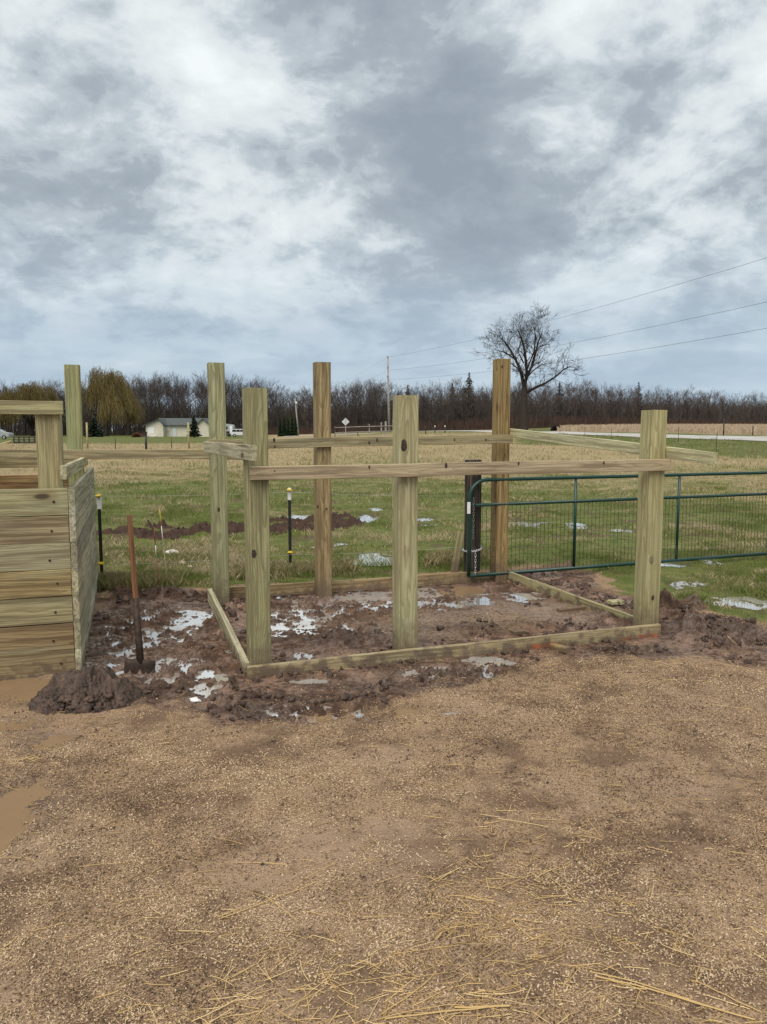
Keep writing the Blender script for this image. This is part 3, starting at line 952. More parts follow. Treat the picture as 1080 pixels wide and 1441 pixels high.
def build_grass():
    V_, F_, T_ = [], [], []
    off = 0
    for (ymin, ymax, n, hmin, hmax, wd) in ((6.3, 10, 190000, .012, .050, .0032), (10, 16, 170000, .015, .055, .005), (16, 32, 160000, .02, .075, .010), (32, 90, 150000, .05, .14, .024)):
        y = np.sqrt(rng.uniform(ymin ** 2, ymax ** 2, n))
        x = y * rng.uniform(-.66, .70, n)
        cl = fbm(x, y, 1.6, 3, 201) + .6 * fbm(x, y, .5, 2, 203)
        f = fields(x, y)
        dead, corn = landuse(x, y)
        keep = (rng.uniform(0, 1, n) < np.clip(f['grass'] * 1.2 - .1, 0, 1) * np.clip(.75 + .5 * cl, .12, 1)) & (f['soil'] < .35) & (corn < .5)
        hh = f['h']
        pb = fbm(x, y, 1.1, 4, 221, .6)
        keep &= (pb < .55 + .5 * sstep(y, 11, 18)) | (rng.uniform(0, 1, n) < .25)
        keep &= ((f['wet'] < .55) | (rng.uniform(0, 1, n) < .25))
        # nothing on the road
        pxx = 540 + x / y * F
        rn = np.interp(pxx, [560, 690, 800, 900, 1080, 1180], [124, 97.5, 82.3, 71.3, 60.3, 56.3])
        keep &= y < rn - .5
        x, y, hh, dead, cl = x[keep], y[keep], hh[keep], dead[keep], cl[keep]
        m = len(x)
        t = np.clip(dead + .42 * fbm(x, y, .9, 3, 207) + .34 * fbm(x, y, 3.2, 3, 209) + rng.normal(0, .22, m) + .05, -.4, 1.3)
        tint = np.clip(.08 + .82 * sstep(t, .05, .85) + rng.normal(0, .09, m), 0, 1)
        h = rng.uniform(hmin, hmax, m) * np.clip(1 + .7 * cl, .35, 2.0)
        edge = np.where(y < 9.0, 1.15, 1.)
        v, fc, tt = blades(x, y, hh + terrain(x, y), h * edge, wd * rng.uniform(.7, 1.3, m), rng.uniform(.1, .9, m), tint)
        V_.append(v); F_.append(fc + off); T_.append(tt); off += len(v)
    # longer dead fringe along the back board and round the posts
    n = 9000
    e0, e1 = G(322, 822), G(690, 798)
    t = rng.uniform(0, 1, n)
    x = e0[0] + (e1[0] - e0[0]) * t + rng.normal(0, .05, n); y = e0[1] + (e1[1] - e0[1]) * t + rng.uniform(.06, .5, n)
    cl = fbm(x, y, 1.2, 2, 77); k_ = cl > -.15
    x, y, cl = x[k_], y[k_], cl[k_]; m = len(x)
    v, fc, tt = blades(x, y, height(x, y), rng.uniform(.04, .15, m), rng.uniform(.003, .006, m), rng.uniform(.1, .8, m), np.clip(rng.normal(.58, .2, m), 0, 1))
    V_.append(v); F_.append(fc + off); T_.append(tt); off += len(v)
    n = 5000
    e0, e1 = G(128, 832), G(250, 828)
    t = rng.uniform(0, 1, n) ** 1.6
    x = e0[0] + (e1[0] - e0[0]) * t; y = e0[1] + (e1[1] - e0[1]) * t + rng.uniform(-.05, .35, n)
    v, fc, tt = blades(x, y, height(x, y), rng.uniform(.03, .14, n), rng.uniform(.003, .006, n), rng.uniform(.1, .7, n), np.clip(rng.normal(.5, .2, n), 0, 1))
    V_.append(v); F_.append(fc + off); T_.append(tt); off += len(v)
    me = mesh_np("grass", np.concatenate(V_), np.concatenate(F_), M_GRASS, False, dict(tint=np.concatenate(T_)))
    tag(link("grass", me), kind='stuff')


build_grass()


def build_corn():
    n = 60000
    y = np.sqrt(rng.uniform(70 ** 2, 240 ** 2, n)); px = rng.uniform(780, 1240, n)
    y = 66 + (y - 66) * rng.uniform(0, 1, n) ** .8
    x = (px - 540) / F * y
    d, c = landuse(x, y)
    rf = np.interp(px, [690, 800, 900, 1080, 1180, 1400], [105.5, 89.6, 78.6, 67.6, 63.6, 55])
    k_ = (c > .5) & (y > rf + 1)
    x, y = x[k_], y[k_]; m = len(x)
    v, f, t = blades(x, y, terrain(x, y) + .01, rng.uniform(.25, .75, m), rng.uniform(.03, .07, m), rng.uniform(.1, .7, m), np.clip(rng.normal(.55, .25, m), 0, 1))
    tag(link("corn_stubble", mesh_np("corn_stubble", v, f, M_CORN, False, dict(tint=t))), kind='stuff')


build_corn()


def build_shavings():
    n = 500000
    y = 1.4 + (6.6 - 1.4) * rng.uniform(0, 1, n) ** 1.25
    x = (rng.uniform(-.64, .64, n)) * (y + .25)
    f = fields(x, y)
    cover = (1 - f['grass']) * np.clip(1 - .82 * f['mud'] + .5 * f['trod'], .10, 1)
    damp = sstep(fbm(x, y, .8, 4, 331, .6), -.05, .55)
    patch = np.clip(.85 - .60 * damp + .65 * fbm(x, y, 1.7, 3, 301) + .3 * fbm(x, y, 6, 2, 303), .15, 1)
    k_ = (rng.uniform(0, 1, n) < cover * patch) & (f['h'] > WATER_Z)
    x, y, z = x[k_], y[k_], f['h'][k_]
    mu = f['mud'][k_]; dm = damp[k_]; m = len(x)
    L = rng.uniform(.003, .0072, m) * (1 + .06 * y); Wd = L * rng.uniform(.3, .7, m)
    a = rng.uniform(0, 2 * np.pi, m); ti = rng.normal(0, .35, m); t2 = rng.normal(0, .35, m)
    ca, sa = np.cos(a), np.sin(a)
    zz = z + .0015 + np.abs(rng.normal(0, .0015, m))
    def pt(u, v, hz): return np.stack([x + u * L * ca - v * Wd * sa, y + u * L * sa + v * Wd * ca, zz + (u * ti * L + v * t2 * Wd) + hz], -1)
    v = np.stack([pt(-.5, -.5, 0), pt(.5, -.4, 0), pt(.45, .5, 0), pt(-.5, .4, 0), pt(0, 0, .0016)], 1).reshape(-1, 3)
    i = np.arange(m) * 5
    fc = np.concatenate([np.stack([i + p, i + (p + 1) % 4, i + 4], -1) for p in range(4)])
    tint = np.clip(rng.normal(.53, .31, m) - .15 * mu - .20 * dm + .14 * fbm(x, y, 2.8, 3, 317) + .12 * fbm(x, y, 1.2, 3, 311) + .22 * fbm(x, y, 9, 3, 313), 0, 1)
    tag(link("wood_shavings", mesh_np("wood_shavings", v, fc, M_CHIP, False, dict(tint=np.repeat(tint, 5)))), kind='stuff')


build_shavings()


def build_straw():
    S, T = [], []
    spots = [(690, 1300, .16, 70, .6), (650, 1430, .25, 150, .8), (350, 1425, .18, 90, .9), (760, 1230, .15, 40, .7), (720, 1310, .25, 60, .5), (960, 1400, .3, 70, .7), (560, 1390, .3, 90, .7),
             (900, 1320, .4, 60, .6), (150, 1400, .5, 60, .6), (40, 1070, .05, 8, .9), (745, 1160, .15, 25, .8), (1010, 1230, .3, 30, .6), (860, 955, .4, 25, .8), (960, 925, .3, 25, .8), (600, 1270, .5, 50, .5), (400, 1330, .6, 40, .5)]
    P = []
    for (px, py, r, n, tt) in spots:
        c = G(px, py)
        for _ in range(int(n * 1.3)):
            P.append((c[0] + rng.normal(0, r), c[1] + rng.normal(0, r * .7), tt))
    for _ in range(650):
        y = 1.7 + 3.6 * rng.uniform() ** 1.7; P.append((y * rng.uniform(-.56, .56), y, .5))
    P = np.array(P); n = len(P)
    L = np.where(rng.uniform(0, 1, n) < .92, rng.uniform(.025, .10, n), rng.uniform(.11, .22, n))
    a = rng.normal(.3, .9, n); r = rng.uniform(.0006, .0013, n); cv = rng.normal(0, .12, n)
    qx, qy = [], []
    for t in (-.5, -.15, .2, .5):
        b = a + cv * t
        qx.append(P[:, 0] + np.cos(b) * L * t); qy.append(P[:, 1] + np.sin(b) * L * t)
    qx, qy = np.array(qx), np.array(qy)
    zz = height(qx, qy)
    lin = zz[0][None] + (zz[-1] - zz[0])[None] * np.linspace(0, 1, 4)[:, None]
    zl = np.maximum(zz, lin) + r + rng.uniform(.001, .006, n)
    tint = np.clip(rng.normal(P[:, 2], .2), 0, 1)
    for i in range(3):
        S += list(np.stack([qx[i], qy[i], zl[i], qx[i + 1], qy[i + 1], zl[i + 1], r, r], -1)); T += list(tint)
    # two long bent stems lying in the open
    for (a, b, r) in (((310, 1296), (448, 1244), .0019), ((840, 1380), (1065, 1440), .0025), ((830, 1372), (1050, 1436), .002), ((970, 1385), (1075, 1430), .0018), ((600, 1385), (540, 1430), .002), ((700, 1420), (545, 1437), .0024), ((640, 1423), (720, 1420), .0032)):
        p, q = G(*a), G(*b)
        last = None
        for t in np.linspace(0, 1, 9):
            w = p + (q - p) * t; w[0] += .006 * math.sin(t * 5); w[2] = hz1(w[0], w[1]) + r + .004
            if last is not None: S.append((*last, *w, r, r)); T.append(.62)
            last = w
    v, f = tubes(S, 4)
    tag(link("straw", mesh_np("straw", v, f, M_STRAW, False, dict(tint=np.repeat(T, 8)))), kind='stuff')


build_straw()


def ico(sub=1):
    bm = bmesh.new(); bmesh.ops.create_icosphere(bm, subdivisions=sub, radius=1)
    v = np.array([x.co[:] for x in bm.verts]); f = np.array([[w.index for w in p.verts] for p in bm.faces]); bm.free()
    return v, f


def lumps(centres, sizes, seed, sub=1, flat=.7):
    iv, fi = ico(sub)
    rg = np.random.default_rng(seed)
    VV, FF = [], []
    n = len(iv)
    for j, (c, s) in enumerate(zip(centres, sizes)):
        Q, _ = np.linalg.qr(rg.normal(0, 1, (3, 3)))
        w = iv * (1 + rg.normal(0, .24, (n, 1))) * np.array([rg.uniform(.7, 1.4), rg.uniform(.7, 1.2), flat * rg.uniform(.7, 1.2)]) * s
        w = w @ Q
        VV.append(w + c); FF.append(fi + j * n)
    return np.concatenate(VV), np.concatenate(FF)


def build_clods():
    n = 34000
    y = rng.uniform(3.9, 8.6, n); x = rng.uniform(-.6, .6, n) * y
    f = fields(x, y)
    cl = fbm(x, y, 2.6, 3, 401)
    k_ = (f['mud'] > .5) & (rng.uniform(0, 1, n) < np.clip(.10 + .55 * cl + .45 * f['soil'] - .3 * f['trod'], 0, .6) * sstep(f['mud'], .55, .98)) & (f['wet'] < .6)
    # stray bits kicked onto the shavings
    y2 = np.repeat(2.6 + 2.6 * rng.uniform(0, 1, 60) ** .7, 9); x2 = np.repeat(rng.uniform(-.5, .5, 60), 9) * y2
    y2 = y2 + rng.normal(0, .035, 540); x2 = x2 + rng.normal(0, .05, 540)
    g = fields(x2, y2); k2 = (g['mud'] < .5) & (g['h'] > WATER_Z)
    yr = rng.uniform(9, 14, 5000); xr = rng.uniform(-.5, .2, 5000) * yr
    fr = fields(xr, yr); k3 = (fr['soil'] > .55) & (rng.uniform(0, 1, 5000) < .8)
    X = np.concatenate([x[k_], x2[k2], xr[k3]]); Y = np.concatenate([y[k_], y2[k2], yr[k3]])
    s = np.concatenate([.006 + .022 * rng.uniform(0, 1, k_.sum()) ** 2.8, .002 + .006 * rng.uniform(0, 1, k2.sum()) ** 2.5, .006 + .014 * rng.uniform(0, 1, k3.sum()) ** 2])
    Z = height(X, Y) + s * .25
    v, fc = lumps(np.stack([X, Y, Z], -1), s, 5, 2)
    tag(link("mud_clods", mesh_np("mud_clods", v, fc, M_CLOD, True)), kind='stuff')
    print("clods", len(X))


build_clods()


def dirt_pile(px, py, rx, ry, hh, seed, label, n=1100):
    c = G(px, py); c[2] = hz1(c[0], c[1]) - .03
    m = 150
    gx, gy = np.meshgrid(np.linspace(-1.25, 1.25, m), np.linspace(-1.25, 1.25, m))
    x, y = gx.ravel() * rx, gy.ravel() * ry
    q = np.sqrt(gx.ravel() ** 2 + gy.ravel() ** 2) + .16 * fbm(x + seed, y, 4, 3, seed)
    z = hh * np.clip(1 - q ** 1.5, -.5, 1) * (1 + .22 * billow(x + seed, y, 9, 2, seed + 3)) + .026 * billow(x + seed, y, 6.5, 5, seed + 5, .62) * sstep(1.15 - q, 0, .2)
    i = (np.arange(m - 1)[:, None] * m + np.arange(m - 1)[None]).ravel()
    fc = np.stack([i, i + 1, i + m + 1, i + m], -1)
    root = thing("dirt_pile", c, label, "dirt pile")
    link("heap", mesh_np("heap", np.stack([x, y, z], -1), fc, M_CLOD, True), root).location = (0, 0, 0)
    rg = np.random.default_rng(seed)
    a = rg.uniform(0, 6.28, n); r = np.sqrt(rg.uniform(0, 1, n)) * .95
    X, Y = np.cos(a) * r * rx, np.sin(a) * r * ry
    Z = hh * np.clip(1 - r ** 1.5, 0, 1) * (.85 + .3 * rg.uniform(0, 1, n)) + .008
    s = .006 + .026 * rg.uniform(0, 1, n) ** 2.6
    v, f = lumps(np.stack([X, Y, Z], -1), s, seed + 1, 2)
    o = link("clods", mesh_np("clods", v, f, M_CLOD, True), root); o.location = (0, 0, 0); o['kind'] = 'stuff'
    return root


dirt_pile(118, 985, .31, .25, .165, 3, "heap of dark wet dirt in front of the shovel beside the plank pen corner")


# ------------------------------------------------------------------ timber frame
UD = np.array([.943, .333, 0.]); VD = np.array([-.333, .943, 0.])   # along the front, and towards the back
UD /= np.linalg.norm(UD); VD = np.array([-UD[1], UD[0], 0.])
PWD = .14
ZUP = np.array([0, 0, 1.])

frame = thing("timber_frame", G(600, 880), "unfinished six-post timber frame of treated wood standing in mud, low boards round its foot", "timber frame")
posts = {}
# near vertical edge (left face | front face) at the ground, and the height of the top in the photo
pinfo = dict(FL=(353, 938, 545.5, W_GREEN, 1), FM=(562, 917, 556, W_PALE, 2), FR=(907, 884, 577, W_PALE, 3),
             BL=(302, 851, 510, W_GREEN, 4), BM=(448.5, 840, 509, W_YELLOW, 5), BR=(698, 819, 504.5, W_YELLOW, 6))
for key, (px, py, ty, mt, sd_) in pinfo.items():
    e = G(px, py, .062 if key[0] == 'F' else .0); e[2] = 0.
    # height of the top: same ground position
    dtop = ray(px, ty)
    ztop = H + dtop[2] / dtop[1] * e[1]
    cen = e + UD * PWD / 2 + VD * PWD / 2
    posts[key] = (e, cen, ztop)
    board("post", frame, cen + ZUP * -.25, cen + ZUP * ztop, PWD, PWD, VD, mt, sd_, .002, .005)


def at_photo(px, py, e, n):
    """point seen at px,py lying in the vertical plane through e with normal n"""
    d = ray(px, py); o = np.array([0, 0, H])
    t = np.dot(e - o, n) / np.dot(d, n)
    return o + d * t


def rail(name, parent, a, b, plane_pt, nrm, width, thick, mat, seed, z0=None, z1=None):
    """board whose visible face lies in a vertical plane; a, b = photo points on its top edge"""
    p = at_photo(*a, plane_pt, nrm); q = at_photo(*b, plane_pt, nrm)
    back = -nrm * thick / 2
    p2 = p + back - ZUP * width / 2; q2 = q + back - ZUP * width / 2
    return board(name, parent, p2, q2, width, thick, ZUP, mat, seed, .003, .003)


T2 = .038
def face(a, b, da, db, off):
    """plane (point, normal) of boards nailed across two posts"""
    p, q = posts[a][0] + da, posts[b][0] + db
    d = q - p; d /= np.linalg.norm(d)
    n = np.array([d[1], -d[0], 0.])          # to the right of travel p -> q
    return p + n * off, n


fpt, fn = face('FL', 'FR', 0, 0, T2 + .004)
lpt, ln = face('BL', 'FL', 0, 0, -(T2 + .004))
ln = -ln if np.dot(ln, UD) > 0 else ln
lpt = posts['FL'][0] - UD * (T2 + .003)
rpt, rn = face('BR', 'FR', UD * PWD, UD * PWD, 0)
if np.dot(rn, UD) > 0: rn = -rn
rpt = rpt - rn * .006
r = rail("top_rail", frame, (352, 657.5), (945, 645.5), fpt, fn, .089, T2, W_RAILBR, 21)
r = rail("top_rail", frame, (286.5, 621.5), (352.5, 627), lpt, -UD, .092, T2, W_RAILLT, 22)
bk_pl = posts['BM'][0] - VD * (T2 + .003)
r = rail("top_rail", frame, (291, 618.5), (722, 612), bk_pl, -VD, .089, T2, W_RAIL, 23)
r = rail("top_rail", frame, (713, 602.5), (1004, 637), rpt, rn, .089, T2, W_RAILLT, 24)
# low boards
rail("skirt_board", frame, (349, 938), (931, 879.5), fpt + fn * .002, fn, .125, T2, W_SKIRTP, 25)
rail("skirt_board", frame, (293, 829), (343, 933), posts['FL'][0] - UD * (T2 + .003), -UD, .115, T2, W_RAILLT, 26)
rail("skirt_board", frame, (317, 827.5), (690, 803), posts['BM'][0] + VD * (PWD + .003), -VD, .115, T2, W_SKIRT, 27)
rail("skirt_board", frame, (714, 804.5), (900, 870.5), rpt - rn * .002, rn, .125, T2, W_RAIL, 28)


def knot(px, py, e, nrm, r, parent, mat):
    p = at_photo(px, py, e, nrm)
    bm = bmesh.new()
    bmesh.ops.create_uvsphere(bm, u_segments=14, v_segments=8, radius=1)
    rr = random.Random(px)
    for v in bm.verts: v.co *= rr.uniform(.82, 1.15)
    t = np.cross(ZUP, nrm)
    M = Matrix(((t[0] * r * .75, nrm[0] * .004, 0, p[0]), (t[1] * r * .75, nrm[1] * .004, 0, p[1]), (0, 0, r * 1.35, p[2]), (0, 0, 0, 1)))
    bmesh.ops.transform(bm, matrix=M, verts=bm.verts)
    return bm_obj("knot", bm, mat, parent)


M_KNOT = plain("dark_knot", (.045, .030, .022), .8, 0, .6, 60)
knot(569, 627, posts['FM'][0], -VD, .030, frame, M_KNOT)
knot(358, 780, posts['FL'][0], -VD, .027, frame, M_KNOT)
knot(917, 787, posts['FR'][0], -VD, .028, frame, plain("grey_knot", (.20, .18, .10), .8, 0, .35, 60))
knot(919, 841, posts['FR'][0], -VD, .016, frame, M_KNOT)
knot(447.5, 713, posts['BM'][0], -VD, .013, frame, M_KNOT)
knot(460, 716, posts['BM'][0], -VD, .012, frame, M_KNOT)
knot(707, 516, posts['BR'][0], -VD, .014, frame, M_KNOT)
knot(308, 717, posts['BL'][0], -VD, .018, frame, M_KNOT)

for kx, ky, kr in ((387, 663, .011), (520, 657, .009), (628, 655, .014), (730, 652, .010), (850, 651, .009)):
    knot(kx, ky, fpt, fn, kr, frame, M_KNOT)
for kx, ky, kr in ((386, 619, .014), (387, 629, .011), (531, 619, .012), (520, 623, .011), (640, 619, .010), (684, 619, .012)):
    knot(kx, ky, bk_pl, -VD, kr, frame, M_KNOT)

# ------------------------------------------------------------------ plank pen at the left
pc = G(107, 946); pb = G(133, 825)
Wd = pb - pc; wl = np.linalg.norm(Wd); VB = Wd / wl                # towards the back along the side wall
UB = np.array([VB[1], -VB[0], 0])                                 # outward to the right
pen = thing("plank_pen", pc, "waist-high pen of stacked treated planks with posts and rails rising above its walls", "pen")
pen_len = 2.6
PH = .1785; TH = .038


def zat(px, py, p):
    d = ray(px, py)
    return H + d[2] / d[1] * p[1]


ztop = zat(97, 686.5, pc)
mats = [0, 1, 0, 1, 2, 1, 2]
for i in range(7):
    z1 = ztop - i * PH
    z0 = z1 - PH + .003
    b = board("plank", pen, pc - UB * pen_len + ZUP * (z0 + z1) / 2 + VB * TH / 2, pc - UB * (.003 + .003 * (i % 2)) + ZUP * (z0 + z1) / 2 + VB * (TH / 2), z1 - z0, TH, ZUP, W_PLANK[mats[i]], 40 + i, .002, .003)
    # screws near the corner
    bmz = bmesh.new()
    for dx in (.088,):
        s_ = pc - UB * (dx + .02 * (i % 3)) + ZUP * ((z0 + z1) / 2 - .012 * (i % 3)) - VB * .001
        t_ = bmesh.new(); bmesh.ops.create_cone(t_, cap_ends=True, segments=12, radius1=.0075, radius2=.0075, depth=.006)
        bmesh.ops.rotate(t_, verts=t_.verts, matrix=Matrix.Rotation(math.pi / 2, 3, 'X'))
        bmesh.ops.translate(t_, verts=t_.verts, vec=Vector(s_))
        me_ = bpy.data.meshes.new("t"); t_.to_mesh(me_); t_.free(); bmz.from_mesh(me_); bpy.data.meshes.remove(me_)
    so = bm_obj("screw", bmz, M_RUST)
    so.parent = b
    so.matrix_basis = (Matrix.Translation(pen.location) @ b.matrix_basis).inverted()
    # side wall, seen from outside
    board("plank", pen, pc + VB * (.001) + UB * (TH / 2 + .002) + ZUP * (z0 + z1) / 2, pc + VB * wl + UB * (TH / 2 + .002) + ZUP * (z0 + z1) / 2, z1 - z0 + .001, TH, ZUP, (W_SIDE2, W_SIDE, W_SIDE2, W_SIDE, W_SIDE, W_SIDE2, W_SIDE)[i], 60 + i, .0015, .002)
    # back wall
    if i > 0:
        board("plank", pen, pc + VB * (wl - .05) - UB * pen_len + ZUP * ((z0 + z1) / 2 + .11), pc + VB * (wl - .05) - UB * .02 + ZUP * ((z0 + z1) / 2 + .11), z1 - z0, TH, ZUP, W_PLANK[3 if i == 1 else 2], 80 + i, .002, .003)
# post at the front corner, inside the wall
fp = at_photo(70, 640, pc + VB * .055, -VB)
fpc = np.array([fp[0], fp[1], 0]) + VB * .07
ptop = zat(52, 566, fpc)
board("post", pen, fpc + ZUP * -.1, fpc + ZUP * ptop, .15, .14, -UB, W_RAIL, 91, .001, .004)
# head rail over it
hz_t = zat(60, 563.5, fpc - VB * .1)
hb = fpc - VB * (.07 + TH / 2 + .002)
he = at_photo(88.5, 570, hb - VB * TH / 2, -VB)
hend = np.array([he[0], he[1], 0]) + VB * TH / 2
board("top_rail", pen, hend - UB * 2.4 + ZUP * (hz_t - .043), hend + ZUP * (hz_t - .043), .086, TH, ZUP, W_RAIL, 92, .002, .003)
# side rail above the side wall
sp0 = at_photo(93.5, 655.5, pc + UB * .0, UB); sp1 = at_photo(124, 642, pc + UB * .0, UB)
board("side_rail", pen, sp0 - UB * .02 - ZUP * .044, sp1 - UB * .02 - ZUP * .044, .088, TH, ZUP, W_RAILLT, 93, .001, .003)
# tall post at the back corner
bp = pc + VB * (wl - .20) - UB * .085
d_ = V(105, 600, bp[1]); bpc = np.array([d_[0], bp[1], 0])
board("post", pen, bpc + ZUP * -.1, bpc + ZUP * zat(105, 514, bpc), .14, .14, VB, W_GREEN, 94, .002, .005)
# rail from the pen's back post to the frame's back left post
q0 = at_photo(-60, 633, bpc - VB * .09, -VB); q1 = at_photo(346, 632.5, posts['BL'][0] - VD * .05, -VD)
board("top_rail", pen, q0 - ZUP * .045, q1 - ZUP * .045, .086, TH, ZUP, W_RAIL, 95, .004, .003)
q0 = at_photo(-60, 644, bpc - VB * .09, -VB); q1 = at_photo(112, 644, bpc - VB * .09, -VB)
board("back_rail", pen, q0 - ZUP * .052, q1 - ZUP * .052, .086, TH, ZUP, W_RAIL, 96, .002, .003)

# ------------------------------------------------------------------ shovel
sb = G(198, 946)
shv = thing("shovel", (sb[0], sb[1], 0), "square shovel with a worn red-brown wooden handle standing upright in mud", "shovel")
top = V(182.5, 725, sb[1] + .16); soc = V(196, 905, sb[1] + .03); bot = V(198, 934, sb[1] + .01)
sidev = soc - top
mid = top + (soc - top) * .62
L_ = np.linalg.norm(mid - top)
# handle in a frame whose X is its own axis, so the grain runs along it
hx = Vector(mid - top).normalized(); hyv = hx.cross(Vector((0, 1, 0))).normalized(); hzv = hx.cross(hyv)
Mh = Matrix.Translation(Vector((top + soc) / 2)) @ Matrix((hx, hyv, hzv)).transposed().to_4x4()
LL = np.linalg.norm(soc - top)
bm_obj("handle", tube_path([(-LL / 2 + t * LL, 0, 0) for t in (0, .006, .3, .6, .8, 1.0)], [.013, .0165, .0175, .018, .018, .019], 14), W_HANDLE, shv, Mh)
bm_obj("socket", tube_path([soc - (soc - top) * .30 / LL * 1.0, soc - (soc - top) * .02, bot], [.0205, .022, .026], 14), M_RUST, shv)


def blade_bm():
    # 0.19 wide, 0.25 deep, slightly dished, rolled shoulders; mostly sunk in the mud
    bm = bmesh.new()
    nx, nz = 9, 9
    gr = {}
    for side in (0, 1):
        for i in range(nx):
            for j in range(nz):
                u, w = i / (nx - 1) * 2 - 1, j / (nz - 1)
                y = -.022 * (1 - u * u) + .025 * w + (.0035 if side else 0)
                z = .02 - w * .25 - .012 * abs(u) ** 3 * (w < .05)
                gr[side, i, j] = bm.verts.new((u * .098, y + (.012 if j == 0 else 0), z))
    for side in (0, 1):
        for i in range(nx - 1):
            for j in range(nz - 1):
                q = [gr[side, i, j], gr[side, i + 1, j], gr[side, i + 1, j + 1], gr[side, i, j + 1]]
                bm.faces.new(q if side else q[::-1])
    edge = [(i, 0) for i in range(nx)] + [(nx - 1, j) for j in range(1, nz)] + [(i, nz - 1) for i in range(nx - 2, -1, -1)] + [(0, j) for j in range(nz - 2, 0, -1)]
    for a, b in zip(edge, edge[1:] + edge[:1]):
        bm.faces.new((gr[0, a[0], a[1]], gr[0, b[0], b[1]], gr[1, b[0], b[1]], gr[1, a[0], a[1]]))
    for f in bm.faces: f.smooth = True
    return bm


Mb = Matrix.Translation(Vector(bot) + Vector((0, -.005, .012))) @ Matrix.Rotation(math.radians(14), 4, 'Z') @ Matrix.Rotation(math.radians(6), 4, 'Y') @ Matrix.Rotation(math.radians(-8), 4, 'X')
bm_obj("blade", blade_bm(), M_RUST, shv, Mb)

# ------------------------------------------------------------------ gate
g0 = G(660, 811, .08); g1 = G(1080, 779.5, .08)
GU = g1 - g0; GU[2] = 0; GU /= np.linalg.norm(GU)
gz0 = hz1(*g0[:2])
gate = thing("farm_gate", (g0[0], g0[1], 0), "dark green tube gate with wire mesh infill chained to the old round post", "gate")


def gpnt(s, z): return g0 + GU * s + ZUP * (z - g0[2])


ZT, ZM, ZB, GL = 1.085, .825, .085, 4.95
rad = .0195
path = [gpnt(0, ZB)]
path += [gpnt(0, .5), gpnt(0, ZT - .2)]
for t in np.linspace(0, math.pi / 2, 8)[1:]:
    path.append(gpnt(.19 - .19 * math.cos(t), ZT - .19 + .19 * math.sin(t)))
path += [gpnt(GL - .2, ZT)]
for t in np.linspace(0, math.pi / 2, 8)[1:]:
    path.append(gpnt(GL - .19 + .19 * math.sin(t), ZT - .19 + .19 * math.cos(t)))
path += [gpnt(GL, .5), gpnt(GL, ZB)]
bm_obj("gate_frame", tube_path(path, rad, 12), M_GREEN, gate)
bm_obj("mid_rail", tube_path([gpnt(0.0, ZM), gpnt(GL, ZM)], .018, 12), M_GREEN, gate)
bm_obj("bottom_rail", tube_path([gpnt(-.0, ZB), gpnt(GL, ZB)], .0205, 12), M_GREEN, gate)
for px in (811, 957):
    s_ = None
    # distance along the gate where it is seen
    lo, hi = 0, GL
    for _ in range(40):
        mm = (lo + hi) / 2; p = gpnt(mm, .5)
        if p[0] / p[1] * F + 540 < px: lo = mm
        else: hi = mm
    bm_obj("upright", tube_path([gpnt(lo, ZB), gpnt(lo, ZT)], .0155, 10), M_GREEN, gate)
segs = []
s = .10
k_ = 0
while s < GL - .05:
    a, b = gpnt(s, ZB), gpnt(s, ZM)
    segs.append((*a, *b, .0022, .0022)); s += .0505
for z in np.linspace(ZB + .1, ZM - .1, 7):
    segs.append((*gpnt(0, z), *gpnt(GL, z), .0011, .0011))
v, f = tubes(segs, 5)
link("wire_mesh", mesh_np("wire_mesh", v, f, M_WIRE), gate)
# sticker on the hinge stile
p = gpnt(-.004, .74) - np.array([GU[1], -GU[0], 0]) * -.0
bm_obj("sticker", box_bm(p[0] - .0235, p[0] + .010, p[1] - .0235, p[1] - .012, .74, .86, .002), M_WHITE, gate)
# chain round the post and stile
post_c = gpnt(.105, 0) + np.array([-GU[1], GU[0], 0]) * .135; post_c[2] = 0
post_r = .088


def chain_link(p, q, twist):
    p, q = Vector(p), Vector(q); d = (q - p); Ld = d.length; d.normalize()
    a = d.cross(Vector((0, 0, 1)) if abs(d.z) < .9 else Vector((1, 0, 0))).normalized(); b = d.cross(a)
    wv = a * math.cos(twist) + b * math.sin(twist)
    c = (p + q) / 2
    pts = []
    for t in np.linspace(0, 2 * math.pi, 13):
        pts.append(c + d * (math.cos(t) * Ld * .72) + wv * (math.sin(t) * .009))
    return tube_path(pts, .0035, 6, False)


cp = []
gn = np.array([-GU[1], GU[0], 0])
for t in np.linspace(0, 2 * math.pi, 41):
    rr_ = post_r + .008
    w = post_c + GU * math.cos(t) * (rr_) + gn * math.sin(t) * rr_
    if math.sin(t) < 0: w = w + gn * math.sin(t) * .075 - GU * .02
    cp.append(w + ZUP * (.355 + .022 * math.cos(t)))
bms = []
for i in range(40): bms.append(chain_link(cp[i], cp[i + 1], (i % 2) * math.pi / 2))
st = post_c - gn * (post_r + .085) - GU * .05
for i in range(9): bms.append(chain_link(st + ZUP * (.345 - .028 * i), st + ZUP * (.345 - .028 * (i + 1)), (i % 2) * math.pi / 2))
bm_obj("chain", join_bm(bms), M_GALV, gate); bms = []
st2 = gpnt(.035, 0) - gn * .022; st2[2] = 0
for i in range(14): bms.append(chain_link(st2 + ZUP * (.90 - .03 * i), st2 + ZUP * (.90 - .03 * (i + 1)), (i % 2) * math.pi / 2))
bm_obj("chain", join_bm(bms), M_DULL, gate)

